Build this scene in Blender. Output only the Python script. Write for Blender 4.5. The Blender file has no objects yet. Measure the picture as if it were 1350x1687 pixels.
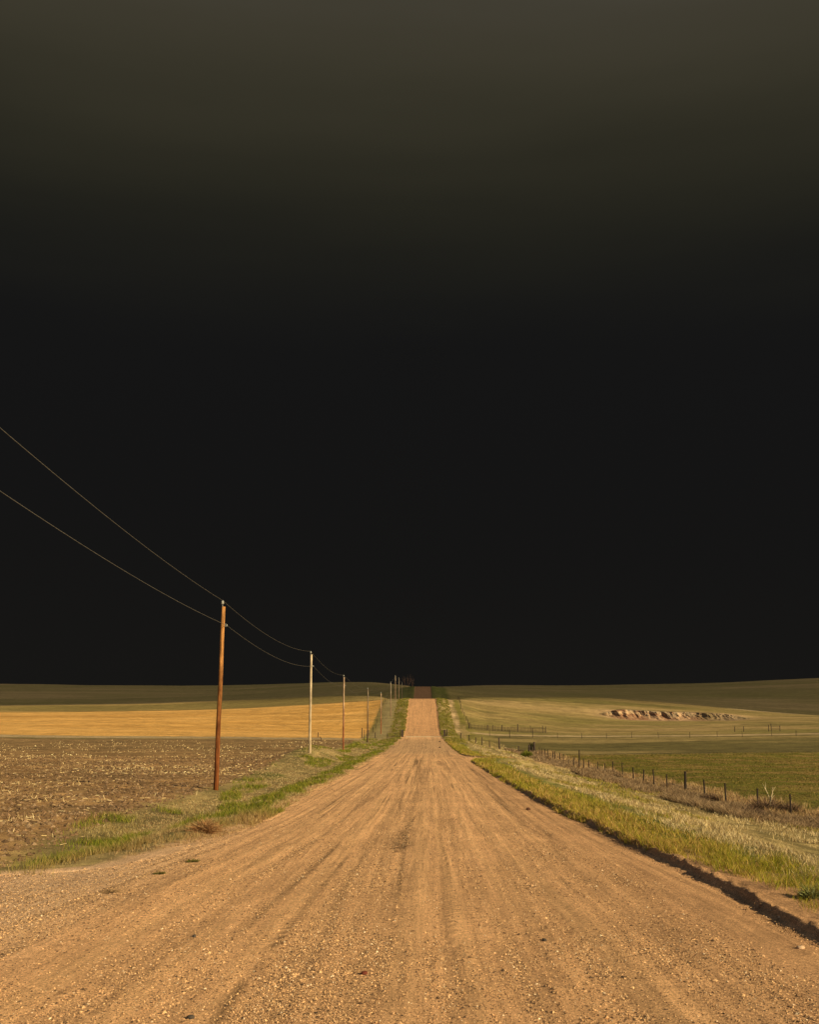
import bpy, math, random
import numpy as np
random.seed(7)
rng = np.random.default_rng(11)
C = bpy.context.scene.collection
sc = bpy.context.scene

# ------------------------------------------------------------------ camera
F = 1676.0; HOR = 1130.0; CX, CY = 675.0, 843.5; AX = 698.0
PITCH = math.atan((HOR - CY) / F); FH = math.hypot(F, HOR - CY)
YAW = math.atan((AX - CX) / FH); CAMZ = 2.4
cam = bpy.data.cameras.new('camera'); co = bpy.data.objects.new('camera', cam); C.objects.link(co)
cam.sensor_fit = 'HORIZONTAL'; cam.sensor_width = 36; cam.lens = 36 * F / 1350
cam.clip_start = 0.1; cam.clip_end = 30000
co.location = (0, 0, CAMZ); co.rotation_euler = (math.pi / 2 + PITCH, 0, YAW)
sc.camera = co
# ------------------------------------------------------------------ sun, sky, exposure
SUN_AZ = math.radians(52)      # to the right of straight behind the camera
SUN_EL = math.radians(24)
TOSUN = np.array([math.sin(SUN_AZ) * math.cos(SUN_EL), -math.cos(SUN_AZ) * math.cos(SUN_EL), math.sin(SUN_EL)])
ld = bpy.data.lights.new('sun', 'SUN'); ld.energy = 4.8; ld.angle = math.radians(0.5); ld.color = (1.0, 0.79, 0.47)
lo = bpy.data.objects.new('sun', ld); C.objects.link(lo); lo.location = (60, -60, 60)
lo.rotation_euler = (math.pi / 2 - SUN_EL, 0, SUN_AZ)
w = bpy.data.worlds.new('World'); sc.world = w; w.use_nodes = True
nt = w.node_tree; nt.nodes.clear(); N = nt.nodes.new; L = nt.links.new
out = N('ShaderNodeOutputWorld'); mixs = N('ShaderNodeMixShader'); L(mixs.outputs[0], out.inputs[0])
bgc = N('ShaderNodeBackground'); bgs = N('ShaderNodeBackground')
sky = N('ShaderNodeTexSky'); sky.sky_type = 'NISHITA'; sky.sun_disc = False
sky.sun_elevation = SUN_EL; sky.sun_rotation = math.pi - SUN_AZ; sky.dust_density = 2.0
L(sky.outputs[0], bgc.inputs[0]); bgc.inputs[1].default_value = 0.05
tc = N('ShaderNodeTexCoord'); sep = N('ShaderNodeSeparateXYZ'); L(tc.outputs['Generated'], sep.inputs[0])
# the storm: dark rain core low down, paler olive shelf higher up, soft noise drawn out sideways
mp = N('ShaderNodeMapping'); mp.inputs['Scale'].default_value = (1.0, 1.0, 6.5); L(tc.outputs['Generated'], mp.inputs[0])
no = N('ShaderNodeTexNoise'); no.inputs['Scale'].default_value = 2.2; no.inputs['Detail'].default_value = 5; no.inputs['Roughness'].default_value = 0.45
L(mp.outputs[0], no.inputs['Vector'])
ma = N('ShaderNodeMath'); ma.operation = 'MULTIPLY_ADD'; L(no.outputs[0], ma.inputs[0]); ma.inputs[1].default_value = 0.07
sh = N('ShaderNodeMath'); sh.operation = 'MULTIPLY_ADD'; L(sep.outputs[0], sh.inputs[0]); sh.inputs[1].default_value = 0.02; L(sep.outputs[2], sh.inputs[2])
sb = N('ShaderNodeMath'); sb.operation = 'SUBTRACT'; L(sh.outputs[0], sb.inputs[0]); sb.inputs[1].default_value = 0.051
L(sb.outputs[0], ma.inputs[2])
cr = N('ShaderNodeValToRGB'); L(ma.outputs[0], cr.inputs[0]); cr.color_ramp.interpolation = 'B_SPLINE'
stops = [(0.0, (.0085, .0080, .0072)), (0.12, (.0070, .0068, .0066)), (0.30, (.0072, .0072, .0074)), (0.35, (.0095, .0094, .0084)),
         (0.41, (.0150, .0146, .0105)), (0.47, (.0265, .0245, .0155)), (0.53, (.043, .0385, .0245)), (0.60, (.0535, .0468, .032)), (1.0, (.10, .10, .09))]
el = cr.color_ramp.elements
while len(el) > 1: el.remove(el[-1])
el[0].position = stops[0][0]; el[0].color = (*stops[0][1], 1)
for p_, c_ in stops[1:]:
    e = el.new(p_); e.color = (*c_, 1)
L(cr.outputs[0], bgs.inputs[0]); bgs.inputs[1].default_value = 0.76
mr = N('ShaderNodeMapRange'); L(sep.outputs[1], mr.inputs[0]); mr.inputs[1].default_value = -0.30; mr.inputs[2].default_value = 0.15
mr.interpolation_type = 'SMOOTHSTEP'
L(mr.outputs[0], mixs.inputs[0]); L(bgc.outputs[0], mixs.inputs[1]); L(bgs.outputs[0], mixs.inputs[2])
sc.view_settings.view_transform = 'Standard'; sc.view_settings.look = 'None'
sc.view_settings.exposure = 0.4; sc.view_settings.gamma = 1.0

# ------------------------------------------------------------------ helpers
def ray(px, py):
    u, v = px - CX, CY - py
    fw = F * math.cos(PITCH) - v * math.sin(PITCH); up = v * math.cos(PITCH) + F * math.sin(PITCH)
    x = u * math.cos(YAW) - fw * math.sin(YAW); y = fw * math.cos(YAW) + u * math.sin(YAW)
    return x / y, up / y                                        # per metre of Y
def colx(px, Y, py=HOR): return ray(px, py)[0] * Y
def h32(ix, iy, s):
    with np.errstate(over='ignore'):
        h = (ix.astype(np.int64).astype(np.uint32) * np.uint32(374761393) + iy.astype(np.int64).astype(np.uint32) * np.uint32(668265263) + np.uint32(s * 2654435 + 1013))
        h = (h ^ (h >> np.uint32(13))) * np.uint32(1274126177); h = h ^ (h >> np.uint32(16))
    return h.astype(np.float64) / 4294967295.0
def vn(x, y, s=0):
    x = np.asarray(x, float); y = np.asarray(y, float)
    ix = np.floor(x); iy = np.floor(y); fx = x - ix; fy = y - iy
    fx = fx * fx * (3 - 2 * fx); fy = fy * fy * (3 - 2 * fy)
    a = h32(ix, iy, s); b = h32(ix + 1, iy, s); c = h32(ix, iy + 1, s); d = h32(ix + 1, iy + 1, s)
    return (a * (1 - fx) + b * fx) * (1 - fy) + (c * (1 - fx) + d * fx) * fy
def fbm(x, y, s=0, o=4, g=.5):
    r = 0; a = 1; t = 0
    for k in range(o): r = r + a * vn(x * 2 ** k + 17.3 * k, y * 2 ** k - 9.1 * k, s + k); t += a; a *= g
    return r / t
def ss(a, b, x):
    t = np.clip((np.asarray(x, float) - a) / (b - a), 0, 1); return t * t * (3 - 2 * t)
def pch(xk, yk, x):
    xk = np.array(xk, float); yk = np.array(yk, float); h = np.diff(xk); d = np.diff(yk) / h
    m = np.zeros_like(yk); m[0] = d[0]; m[-1] = d[-1]
    ok = d[:-1] * d[1:] > 0; w1 = 2 * h[1:] + h[:-1]; w2 = h[1:] + 2 * h[:-1]
    m[1:-1][ok] = ((w1 + w2)[ok]) / (w1[ok] / d[:-1][ok] + w2[ok] / d[1:][ok])
    x = np.clip(x, xk[0], xk[-1]); i = np.clip(np.searchsorted(xk, x) - 1, 0, len(h) - 1)
    t = (x - xk[i]) / h[i]; t2 = t * t; t3 = t2 * t
    return (2 * t3 - 3 * t2 + 1) * yk[i] + (t3 - 2 * t2 + t) * h[i] * m[i] + (-2 * t3 + 3 * t2) * yk[i + 1] + (t3 - t2) * h[i] * m[i + 1]

# ------------------------------------------------------------------ the lie of the land
def road_z(Y):
    return pch([-400, -60, 0, 50, 100, 150, 190, 220, 245, 280, 305, 320, 345, 400, 435, 470, 505, 525, 560, 700, 900, 1600, 20000],
               [8, 2.6, 0, -2.5, -4.75, -6.6, -7.6, -7.95, -7.4, -4.7, -2.4, -1.5, -1.9, -3.9, -3.2, -0.9, 1.7, 2.15, 1.2, -3.5, -1, -4, -30], Y)
TX = np.array([-400, 0, 200, 400, 600, 698, 800, 950, 1050, 1200, 1350, 1750], float)
TY = np.array([160, 200, 240, 280, 320, 360, 400, 450, 520, 600, 750, 1000, 1300, 1900, 3000, 20000], float)
TT = np.array([
 [1226, 1227, 1229, 1231, 1234, 1228, 1246, 1249, 1248, 1246, 1243, 1240],
 [1208, 1208.5, 1211, 1214, 1217, 1217, 1230, 1236, 1235, 1232, 1229, 1226],
 [1195, 1196, 1197, 1200, 1203, 1203, 1208, 1211, 1210, 1208, 1205, 1203],
 [1182, 1183, 1183, 1183, 1180, 1175, 1184, 1197, 1198, 1196, 1192, 1189],
 [1173, 1174, 1173, 1168, 1157, 1150, 1162, 1177, 1184, 1184, 1182, 1181],
 [1168, 1168, 1166, 1160, 1150, 1151, 1149, 1156, 1164, 1174, 1179, 1179],
 [1164, 1162, 1159, 1153, 1146, 1155, 1150, 1147.5, 1153.5, 1166, 1178, 1181],
 [1166, 1164.5, 1162, 1157, 1151, 1149, 1152, 1151, 1157, 1169.5, 1183, 1187],
 [1164, 1163, 1160, 1155, 1142, 1131, 1142, 1150, 1156, 1168, 1180, 1184],
 [1159, 1158, 1155, 1148, 1134, 1132, 1138, 1146, 1149, 1158, 1164, 1168],
 [1146, 1145, 1144, 1140, 1129, 1133, 1133.5, 1137, 1139, 1140, 1138, 1138],
 [1130, 1129.5, 1131.5, 1130, 1124.5, 1132, 1131, 1131.5, 1130, 1126.5, 1121, 1113],
 [1129, 1128.5, 1130, 1129, 1125, 1132, 1129.5, 1129.5, 1128.5, 1125, 1119, 1112],
 [1134] * 12, [1133] * 12, [1131.5] * 12], float)
def crw(t):
    return (-.5 * t ** 3 + t ** 2 - .5 * t, 1.5 * t ** 3 - 2.5 * t ** 2 + 1, -1.5 * t ** 3 + 2 * t ** 2 + .5 * t, .5 * t ** 3 - .5 * t ** 2)
def far_z(X, Y):
    Yc = np.clip(Y, TY[0], TY[-1]); px = np.clip(AX + X / Yc * FH, TX[0], TX[-1])
    j = np.clip(np.searchsorted(TX, px) - 1, 0, len(TX) - 2); fx = (px - TX[j]) / (TX[j + 1] - TX[j]); wx = crw(fx)
    ly = np.log(TY); i = np.clip(np.searchsorted(ly, np.log(Yc)) - 1, 0, len(TY) - 2); fy = (np.log(Yc) - ly[i]) / (ly[i + 1] - ly[i]); wy = crw(fy)
    r = 0
    for a in range(4):
        ia = np.clip(i + a - 1, 0, len(TY) - 1); q = 0
        for b in range(4):
            jb = np.clip(j + b - 1, 0, len(TX) - 1); q = q + TT[ia, jb] * wx[b]
        r = r + q * wy[a]
    return CAMZ - (r - HOR) / FH * Yc
CLX0, CLX1, CLY = colx(990, 335), colx(1246, 335), 335.0
def cliff_amt(X): return ss(CLX0 - 8, CLX0 + 8, X) * (1 - ss(CLX1 - 14, CLX1 + 4, X))
def halfw(Y): return np.interp(Y, [0, 60, 120, 180, 215, 300, 330, 440, 560, 800], [4.45, 4.6, 4.7, 4.2, 3.6, 3.7, 3.5, 3.4, 3.6, 4])
def right_w(Y): return halfw(Y) + .12 * (fbm(Y * .9, Y * 0, 7, 3) - .5) + .32 * (1 - ss(18, 45, Y)) + .10 * (fbm(Y * .35, Y * 0, 3) - .5) * 2 + 3.2 * np.exp(-((Y - 112) / 5.0) ** 2)
def left_w(Y): return halfw(Y) + .5 + .35 * (fbm(Y * .3, Y * 0 + 5, 4) - .5) * 2 + 11 * (1 - ss(12, 21 + 1.5 * (fbm(Y * .8, Y * 0, 9) - .5), Y)) + .8 * (1 - ss(18, 32, Y))
def H(X, Y, fine=True):
    X = np.asarray(X, float); Y = np.asarray(Y, float)
    rz = road_z(Y); aR = right_w(Y); t = X - aR
    # cross-section: right bank, ditch, fence; left verge
    cR = .115 * ss(.0, .13, t) * (.8 + .5 * fbm(Y * .15, Y * 0, 6)) - .02 * ss(.3, 2.0, t) - 1.25 * ss(1.5, 9, t) - .8 * ss(8, 17, t) - .0025 * np.clip(Y - 60, 0, 140) * ss(6, 16, t)
    cR = cR + .25 * ss(16, 26, t)
    tl = -X - left_w(Y)
    cL = .05 * ss(-.2, .5, tl) - .22 * ss(.8, 2.6, tl) + .28 * ss(2.8, 6, tl) - .1 * ss(6, 20, tl) + 1.15 * np.exp(-((X + 11.3) / 3.0) ** 2 - ((Y - 106) / 20) ** 2)
    near = rz + np.where(X > 0, cR, cL)
    fz = far_z(X, Y)
    fz = fz + cliff_amt(X) * (np.where(Y < CLY, -1.25 * np.exp(-np.clip(CLY - Y, 0, 99) / 14), 0) * 1 + np.where(Y >= CLY, 1.1 * np.exp(-np.clip(Y - CLY, 0, 200) / 20), 0))
    wY = ss(165, 225, Y); wc = 1 - ss(5.5, 17, np.abs(X))
    corr = rz + np.where(X > 0, .15 * ss(0, .4, t) - .5 * ss(1.2, 5, t), .1 * ss(0, .5, tl) - .3 * ss(1, 4, tl))
    z = near * (1 - wY) + wY * (fz * (1 - wc) + corr * wc)
    off = ss(5, 14, np.abs(X))
    z = z + off * (fbm(X * .03, Y * .03, 21) - .5) * .5 + ss(400, 900, Y) * (fbm(X * .006, Y * .006, 22) - .5) * 3.0 * off
    if fine:
        out_r = ss(0.1, .8, t); out_l = ss(.0, .8, tl); o = np.maximum(out_r, out_l)
        z = z + o * (fbm(X * .9, Y * .9, 23, 4) - .5) * .16
        z = z + np.exp(-((t - .15) / .22) ** 2) * (X > 0) * (fbm(X * 5, Y * 3.5, 25, 4, .65) - .5) * .16 * (1 - ss(60, 90, Y))
        z = z + ss(1, 3, -X - 10) * (1 - ss(190, 205, Y)) * (fbm(X * 2.6, Y * 2.6, 24, 3) - .5) * .22
    return z
def Hs(X, Y): return float(H(np.array([X]), np.array([Y]))[0])
def ground_at(px, py, y0=6, y1=700):
    a, b = ray(px, py); Ys = np.geomspace(y0, y1, 4000); zz = CAMZ + b * Ys; hh = H(a * Ys, Ys)
    k = np.argmax(hh >= zz)
    return a * Ys[k], Ys[k]

def link(name, me, mat=None, parent=None):
    o = bpy.data.objects.new(name, me); C.objects.link(o)
    if mat: me.materials.append(mat)
    if parent: o.parent = parent
    return o
def np_mesh(name, V, Fa, smooth=False, col=None, attrs=None):
    V = np.asarray(V, np.float32); Fa = np.asarray(Fa, np.int32); k = Fa.shape[1]
    me = bpy.data.meshes.new(name); me.vertices.add(len(V)); me.vertices.foreach_set('co', V.ravel())
    me.loops.add(Fa.size); me.loops.foreach_set('vertex_index', Fa.ravel())
    me.polygons.add(len(Fa)); me.polygons.foreach_set('loop_start', np.arange(len(Fa), dtype=np.int32) * k)
    me.polygons.foreach_set('loop_total', np.full(len(Fa), k, np.int32))
    me.update(calc_edges=True)
    me.polygons.foreach_set('use_smooth', np.full(len(Fa), smooth, bool))
    if col is not None:
        a = me.color_attributes.new('Col', 'FLOAT_COLOR', 'POINT')
        a.data.foreach_set('color', np.hstack([col, np.ones((len(V), 1))]).astype(np.float32).ravel())
    for n_, v_ in (attrs or {}).items():
        a = me.attributes.new(n_, 'FLOAT', 'POINT'); a.data.foreach_set('value', np.asarray(v_, np.float32))
    return me
def grid_faces(nr, nc):
    i = np.arange((nr - 1) * (nc - 1)); r = i // (nc - 1); c = i % (nc - 1); a = r * nc + c
    return np.stack([a, a + 1, a + nc + 1, a + nc], 1)
def tag(o, label=None, cat=None, group=None, kind=None):
    if label: o['label'] = label
    if cat: o['category'] = cat
    if group: o['group'] = group
    if kind: o['kind'] = kind
    return o
def empty(name, loc):
    o = bpy.data.objects.new(name, None); C.objects.link(o); o.location = loc; o.empty_display_size = .3; return o

# ------------------------------------------------------------------ materials
def newmat(name):
    m = bpy.data.materials.new(name); m.use_nodes = True; t = m.node_tree; t.nodes.clear()
    o = t.nodes.new('ShaderNodeOutputMaterial'); b = t.nodes.new('ShaderNodeBsdfPrincipled'); t.links.new(b.outputs[0], o.inputs[0])
    b.inputs['Roughness'].default_value = .95; b.inputs['Specular IOR Level'].default_value = .15
    return m, t, b, o
def nz(t, scale, detail=4, rough=.6, vec=None):
    n = t.nodes.new('ShaderNodeTexNoise'); n.inputs['Scale'].default_value = scale; n.inputs['Detail'].default_value = detail; n.inputs['Roughness'].default_value = rough
    if vec: t.links.new(vec, n.inputs['Vector'])
    return n
def mrange(t, src, a, b, c, d):
    m = t.nodes.new('ShaderNodeMapRange'); t.links.new(src, m.inputs[0])
    for i, v in enumerate((a, b, c, d)): m.inputs[i + 1].default_value = v
    return m.outputs[0]
def mth(t, op, a, b):
    m = t.nodes.new('ShaderNodeMath'); m.operation = op
    for i, v in enumerate((a, b)):
        if isinstance(v, (int, float)): m.inputs[i].default_value = v
        else: t.links.new(v, m.inputs[i])
    return m.outputs[0]
def scale_col(t, col, fac):
    m = t.nodes.new('ShaderNodeVectorMath'); m.operation = 'SCALE'; t.links.new(col, m.inputs[0]); t.links.new(fac, m.inputs['Scale']); return m.outputs[0]
def ground_material(name, road=False):
    m, t, b, o = newmat(name)
    g = t.nodes.new('ShaderNodeNewGeometry').outputs['Position']
    at = t.nodes.new('ShaderNodeAttribute'); at.attribute_name = 'Col'
    dm = t.nodes.new('ShaderNodeAttribute'); dm.attribute_name = 'dirt'; dirt = dm.outputs['Fac']
    # broad, medium and fine mottling
    n1 = nz(t, .35, 5, .6, g).outputs[0]; n2 = nz(t, 3.2, 5, .65, g).outputs[0]; n3 = nz(t, 38, 6, .78, g).outputs[0]; n4 = nz(t, 13, 5, .7, g).outputs[0]
    f = mth(t, 'MULTIPLY', mrange(t, n1, .3, .7, .88, 1.12), mrange(t, n2, .25, .75, .72, 1.28))
    mpp = t.nodes.new('ShaderNodeMapping'); mpp.inputs['Scale'].default_value = (.03, .16, .03); t.links.new(g, mpp.inputs[0]); n5 = nz(t, 1.0, 8, .68, mpp.outputs[0]).outputs[0]
    mpq = t.nodes.new('ShaderNodeMapping'); mpq.inputs['Scale'].default_value = (.25, .5, .25); t.links.new(g, mpq.inputs[0]); n6 = nz(t, 1.0, 5, .75, mpq.outputs[0]).outputs[0]
    f = mth(t, 'MULTIPLY', f, mth(t, 'MULTIPLY', mrange(t, n5, .34, .66, .82, 1.18), mrange(t, n6, .32, .68, .70, 1.30)))
    soft = mrange(t, n1, .3, .7, .95, 1.05)
    mixf = t.nodes.new('ShaderNodeMix'); t.links.new(dirt, mixf.inputs[0]); t.links.new(f, mixf.inputs[2]); t.links.new(soft, mixf.inputs[3])
    f = mth(t, 'MULTIPLY', mixf.outputs[0], mrange(t, n3, .36, .64, .55, 1.45)); f = mth(t, 'MULTIPLY', f, mrange(t, n4, .34, .66, .84, 1.16))
    def stretched(sx_, sy_, det, r_):
        q = t.nodes.new('ShaderNodeMapping'); q.inputs['Scale'].default_value = (sx_, sy_, .5); t.links.new(g, q.inputs[0]); return nz(t, 1.0, det, r_, q.outputs[0]).outputs[0]
    s1 = stretched(9, .22, 5, .6); s2 = stretched(30, .5, 3, .6); s3 = stretched(1.4, .05, 3, .5)
    one = mth(t, 'MULTIPLY', mrange(t, s1, .34, .60, .86, 1.08), mrange(t, s2, .34, .56, .88, 1.06))
    lane = mrange(t, s3, .42, .58, .5, 1.0)
    dd = t.nodes.new('ShaderNodeMix'); t.links.new(dirt, dd.inputs[0]); dd.inputs[2].default_value = 1.0; t.links.new(one, dd.inputs[3])
    f = mth(t, 'MULTIPLY', f, dd.outputs[0]); dirt = mth(t, 'MULTIPLY', dirt, lane)
    c = scale_col(t, at.outputs['Color'], f)
    # stones bedded in the dirt: random-coloured cells of a few mm to cm
    for sc_, lo_, hi_, th in ((80, .30, 1.7, .44), (42, .16, 1.7, .33)):
        vo = t.nodes.new('ShaderNodeTexVoronoi'); vo.inputs['Scale'].default_value = sc_; t.links.new(g, vo.inputs['Vector'])
        sx = t.nodes.new('ShaderNodeSeparateColor'); t.links.new(vo.outputs['Color'], sx.inputs[0])
        near = mth(t, 'LESS_THAN', vo.outputs['Distance'], th); pick = mth(t, 'GREATER_THAN', sx.outputs[1], .40 if sc_ > 40 else .62)
        fac = mth(t, 'MULTIPLY', mth(t, 'MULTIPLY', near, pick), dirt)
        mx = t.nodes.new('ShaderNodeMix'); mx.data_type = 'RGBA'; t.links.new(fac, mx.inputs[0]); t.links.new(c, mx.inputs[6])
        t.links.new(scale_col(t, c, mrange(t, sx.outputs[0], 0, 1, lo_, hi_)), mx.inputs[7]); c = mx.outputs[2]
    t.links.new(c, b.inputs['Base Color'])
    bh = mth(t, 'ADD', mth(t, 'MULTIPLY', n3, .022), mth(t, 'MULTIPLY', n2, .05 if not road else .012))
    bp = t.nodes.new('ShaderNodeBump'); bp.inputs['Strength'].default_value = .9; bp.inputs['Distance'].default_value = 1.0
    t.links.new(bh, bp.inputs['Height']); t.links.new(bp.outputs[0], b.inputs['Normal'])
    return m
def col_material(name, translucent=0.0, noise=0):
    m, t, b, o = newmat(name)
    at = t.nodes.new('ShaderNodeAttribute'); at.attribute_name = 'Col'; c = at.outputs['Color']
    if noise:
        g = t.nodes.new('ShaderNodeTexCoord').outputs['Object']
        c = scale_col(t, c, mrange(t, nz(t, noise, 5, .7, g).outputs[0], .3, .7, .7, 1.3))
    t.links.new(c, b.inputs['Base Color'])
    if translucent:
        tr = t.nodes.new('ShaderNodeBsdfTranslucent'); t.links.new(c, tr.inputs[0])
        mx = t.nodes.new('ShaderNodeMixShader'); mx.inputs[0].default_value = translucent
        t.links.new(b.outputs[0], mx.inputs[1]); t.links.new(tr.outputs[0], mx.inputs[2]); t.links.new(mx.outputs[0], o.inputs[0])
    return m
def wood_material(name, top, bottom, h=9.0, dark=.45):
    m, t, b, o = newmat(name); g = t.nodes.new('ShaderNodeTexCoord').outputs['Object']
    s = t.nodes.new('ShaderNodeSeparateXYZ'); t.links.new(g, s.inputs[0])
    mp = t.nodes.new('ShaderNodeMapping'); mp.inputs['Scale'].default_value = (14, 14, .9); t.links.new(g, mp.inputs[0])
    n = nz(t, 1.0, 6, .7, mp.outputs[0]).outputs[0]
    mp2 = t.nodes.new('ShaderNodeMapping'); mp2.inputs['Scale'].default_value = (3, 3, 1.4); t.links.new(g, mp2.inputs[0])
    n2 = nz(t, 1.0, 4, .6, mp2.outputs[0]).outputs[0]
    mx = t.nodes.new('ShaderNodeMix'); mx.data_type = 'RGBA'
    hz = mth(t, 'ADD', mth(t, 'DIVIDE', s.outputs[2], h), mrange(t, n2, .3, .7, -.15, .15))
    t.links.new(mrange(t, hz, .3, .8, 0, 1), mx.inputs[0]); mx.inputs[6].default_value = (*bottom, 1); mx.inputs[7].default_value = (*top, 1)
    f = mth(t, 'MULTIPLY', mrange(t, n, .35, .65, dark, 1.3), mrange(t, n2, .35, .6, .7, 1.15))
    t.links.new(scale_col(t, mx.outputs[2], f), b.inputs['Base Color']); b.inputs['Roughness'].default_value = .8
    bp = t.nodes.new('ShaderNodeBump'); bp.inputs['Strength'].default_value = .6; bp.inputs['Distance'].default_value = .02
    t.links.new(n, bp.inputs['Height']); t.links.new(bp.outputs[0], b.inputs['Normal'])
    return m
def plain_material(name, c, rough=.7, metal=0.0, noise=8):
    m, t, b, o = newmat(name); g = t.nodes.new('ShaderNodeTexCoord').outputs['Object']
    rgb = t.nodes.new('ShaderNodeRGB'); rgb.outputs[0].default_value = (*c, 1)
    t.links.new(scale_col(t, rgb.outputs[0], mrange(t, nz(t, noise, 4, .6, g).outputs[0], .3, .7, .65, 1.3)), b.inputs['Base Color'])
    b.inputs['Roughness'].default_value = rough; b.inputs['Metallic'].default_value = metal
    return m
M_ground = ground_material('ground_mixed'); M_road = ground_material('road_gravel', True)
M_blade = col_material('grass_blades', .25); M_straw = col_material('dry_straw', .15); M_stone = col_material('stones', 0, 30)
M_post = wood_material('fence_post_wood', (.075, .055, .04), (.06, .042, .03), 1.3)
M_tpost = plain_material('steel_post', (.035, .026, .02), .7, 0.2); M_wire = plain_material('galvanised_wire', (.13, .125, .11), .6, .3)
M_glass = plain_material('porcelain_insulator', (.30, .31, .28), .35, 0); M_galv = plain_material('galvanised_fitting', (.22, .22, .20), .5, .5)

# ------------------------------------------------------------------ colours of the ground (albedo)
DIRT = np.array([.65, .38, .19]); GRAV = np.array([.48, .295, .15])
def mixc(a, b, f): f = np.asarray(f)[..., None]; return a * (1 - f) + b * f
def streak(X, Y):
    X = X + 1.3 * (1 - ss(8, 34, Y)) * (1 - ss(-4.5, -.5, X)) - .9 * (1 - ss(8, 30, Y)) * ss(.5, 4.5, X)
    return streak0(X, Y)
def streak0(X, Y):   # bands of packed and loose dirt drawn out along the road
    wob = .25 * (fbm(Y * .02, Y * 0, 31) - .5)
    a = fbm((X + wob) * 1.1, Y * .012, 32, 2); b = fbm((X + wob) * 4.5, Y * .03, 33, 3); c = fbm((X - Y * .012) * 9, Y * .06, 34, 3)
    return a, b, c
# stains and scuffs seen on the road: pixel polylines turned into places on the ground
def road_pt(px, py):
    a, b = ray(px, py); Ys = np.geomspace(6, 260, 3000); k = np.argmax(road_z(Ys) >= CAMZ + b * Ys); return a * Ys[k], Ys[k]
STAINS = []
for pts, wd, s in [([(690, 1256), (686, 1300)], .16, .5), ([(720, 1256), (735, 1262), (742, 1275)], .35, .5), ([(688, 1300), (684, 1330)], .14, .5),
                   ([(688, 1340), (668, 1370), (655, 1405)], -.30, .95), ([(671, 1365), (668, 1400)], -.22, .8), ([(672, 1395), (664, 1415), (655, 1428)], .03, .5), ([(655, 1312), (659, 1330), (644, 1358)], .06, .5), ([(624, 1330), (612, 1345), (600, 1362)], .07, .5), ([(694, 1250), (690, 1262)], .45, .4), ([(660, 1275), (655, 1300)], .2, .3),
                   ([(615, 1312), (596, 1325), (585, 1335)], .18, .5), ([(900, 1370), (935, 1420)], .13, .5), ([(698, 1244), (690, 1262), (694, 1290)], .22, .7), ([(676, 1268), (668, 1290)], .18, .6), ([(722, 1253), (728, 1262)], .4, .7), ([(726, 1270), (748, 1300)], .12, .5), ([(640, 1290), (618, 1312)], .14, .5), ([(770, 1262), (800, 1283)], .2, .5), ([(1010, 1440), (1180, 1565)], .20, .32),
                   ([(800, 1290), (838, 1335)], .16, .4), ([(735, 1240), (762, 1252)], .5, .3), ([(250, 1615), (215, 1627), (150, 1675)], .10, .55),
                   ([(520, 1370), (440, 1410), (380, 1445)], .12, .45), ([(175, 1468), (185, 1473)], .10, .7), ([(945, 1500), (1040, 1590), (1090, 1640)], .10, .3),
                   ([(1130, 1475), (1260, 1530), (1330, 1580)], .30, .33), ([(620, 1610), (612, 1680)], .08, .35), ([(860, 1530), (950, 1640)], .09, .3),
                   ([(500, 1345), (330, 1430), (0, 1612)], .05, .55), ([(560, 1330), (400, 1432), (95, 1640)], .04, .5), ([(575, 1338), (430, 1440), (150, 1687)], .035, .45), ([(470, 1352), (250, 1455), (0, 1570)], .05, .35),
                   ([(640, 1350), (560, 1480), (470, 1687)], .05, .35), ([(738, 1330), (790, 1500), (850, 1687)], .04, .35), ([(765, 1330), (850, 1460), (1010, 1687)], .05, .4), ([(775, 1325), (880, 1460), (1060, 1670)], .035, .4),
                   ([(800, 1330), (960, 1460), (1240, 1660)], .05, .35), ([(720, 1340), (735, 1480), (765, 1687)], .035, .3), ([(612, 1345), (500, 1490), (360, 1687)], .045, .35), ([(850, 1350), (1000, 1440), (1180, 1540)], .045, .45)]:
    STAINS.append(([road_pt(*p) for p in pts], wd, s))
def fedge(Y): return np.interp(Y, [15, 22, 31, 50, 95, 140], [7.6, 8.3, 9.1, 9.9, 11.9, 12.2])
def stain(X, Y):
    r = np.zeros_like(X); n = fbm(X * 9, Y * 2.2, 41, 4, .7); m = fbm(X * 16, Y * 6, 42, 3, .7)
    for pts, wd, s in STAINS:
        sel = (Y > min(p[1] for p in pts) - 4) & (Y < max(p[1] for p in pts) + 4)
        if not sel.any(): continue
        x = X[sel]; y = Y[sel]; d = np.full(x.shape, 9.); al = np.zeros(x.shape); ns = len(pts) - 1
        for js, ((x0, y0), (x1, y1)) in enumerate(zip(pts[:-1], pts[1:])):
            dx, dy = x1 - x0, y1 - y0; L2 = dx * dx + dy * dy + 1e-9
            q = np.clip(((x - x0) * dx + (y - y0) * dy) / L2, 0, 1)
            dn = np.hypot(x - x0 - q * dx, (y - y0 - q * dy) * .6); al = np.where(dn < d, (js + q) / ns, al); d = np.minimum(d, dn)
        we = wd * (np.clip(al, 0, 1) if wd < 0 else np.sqrt(np.clip(np.sin(np.pi * al), 0, 1))) if wd > 0 else -wd * al * (1 - ss(.86, 1.0, al + (n[sel] - .5) * .3))
        r[sel] = np.maximum(r[sel], s * (1 - ss(.35 * we, 1.2 * we + .002, d + (n[sel] - .5) * we * 1.6)) * (.35 + .65 * ss(.38, .56, m[sel])))
    return r
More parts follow.
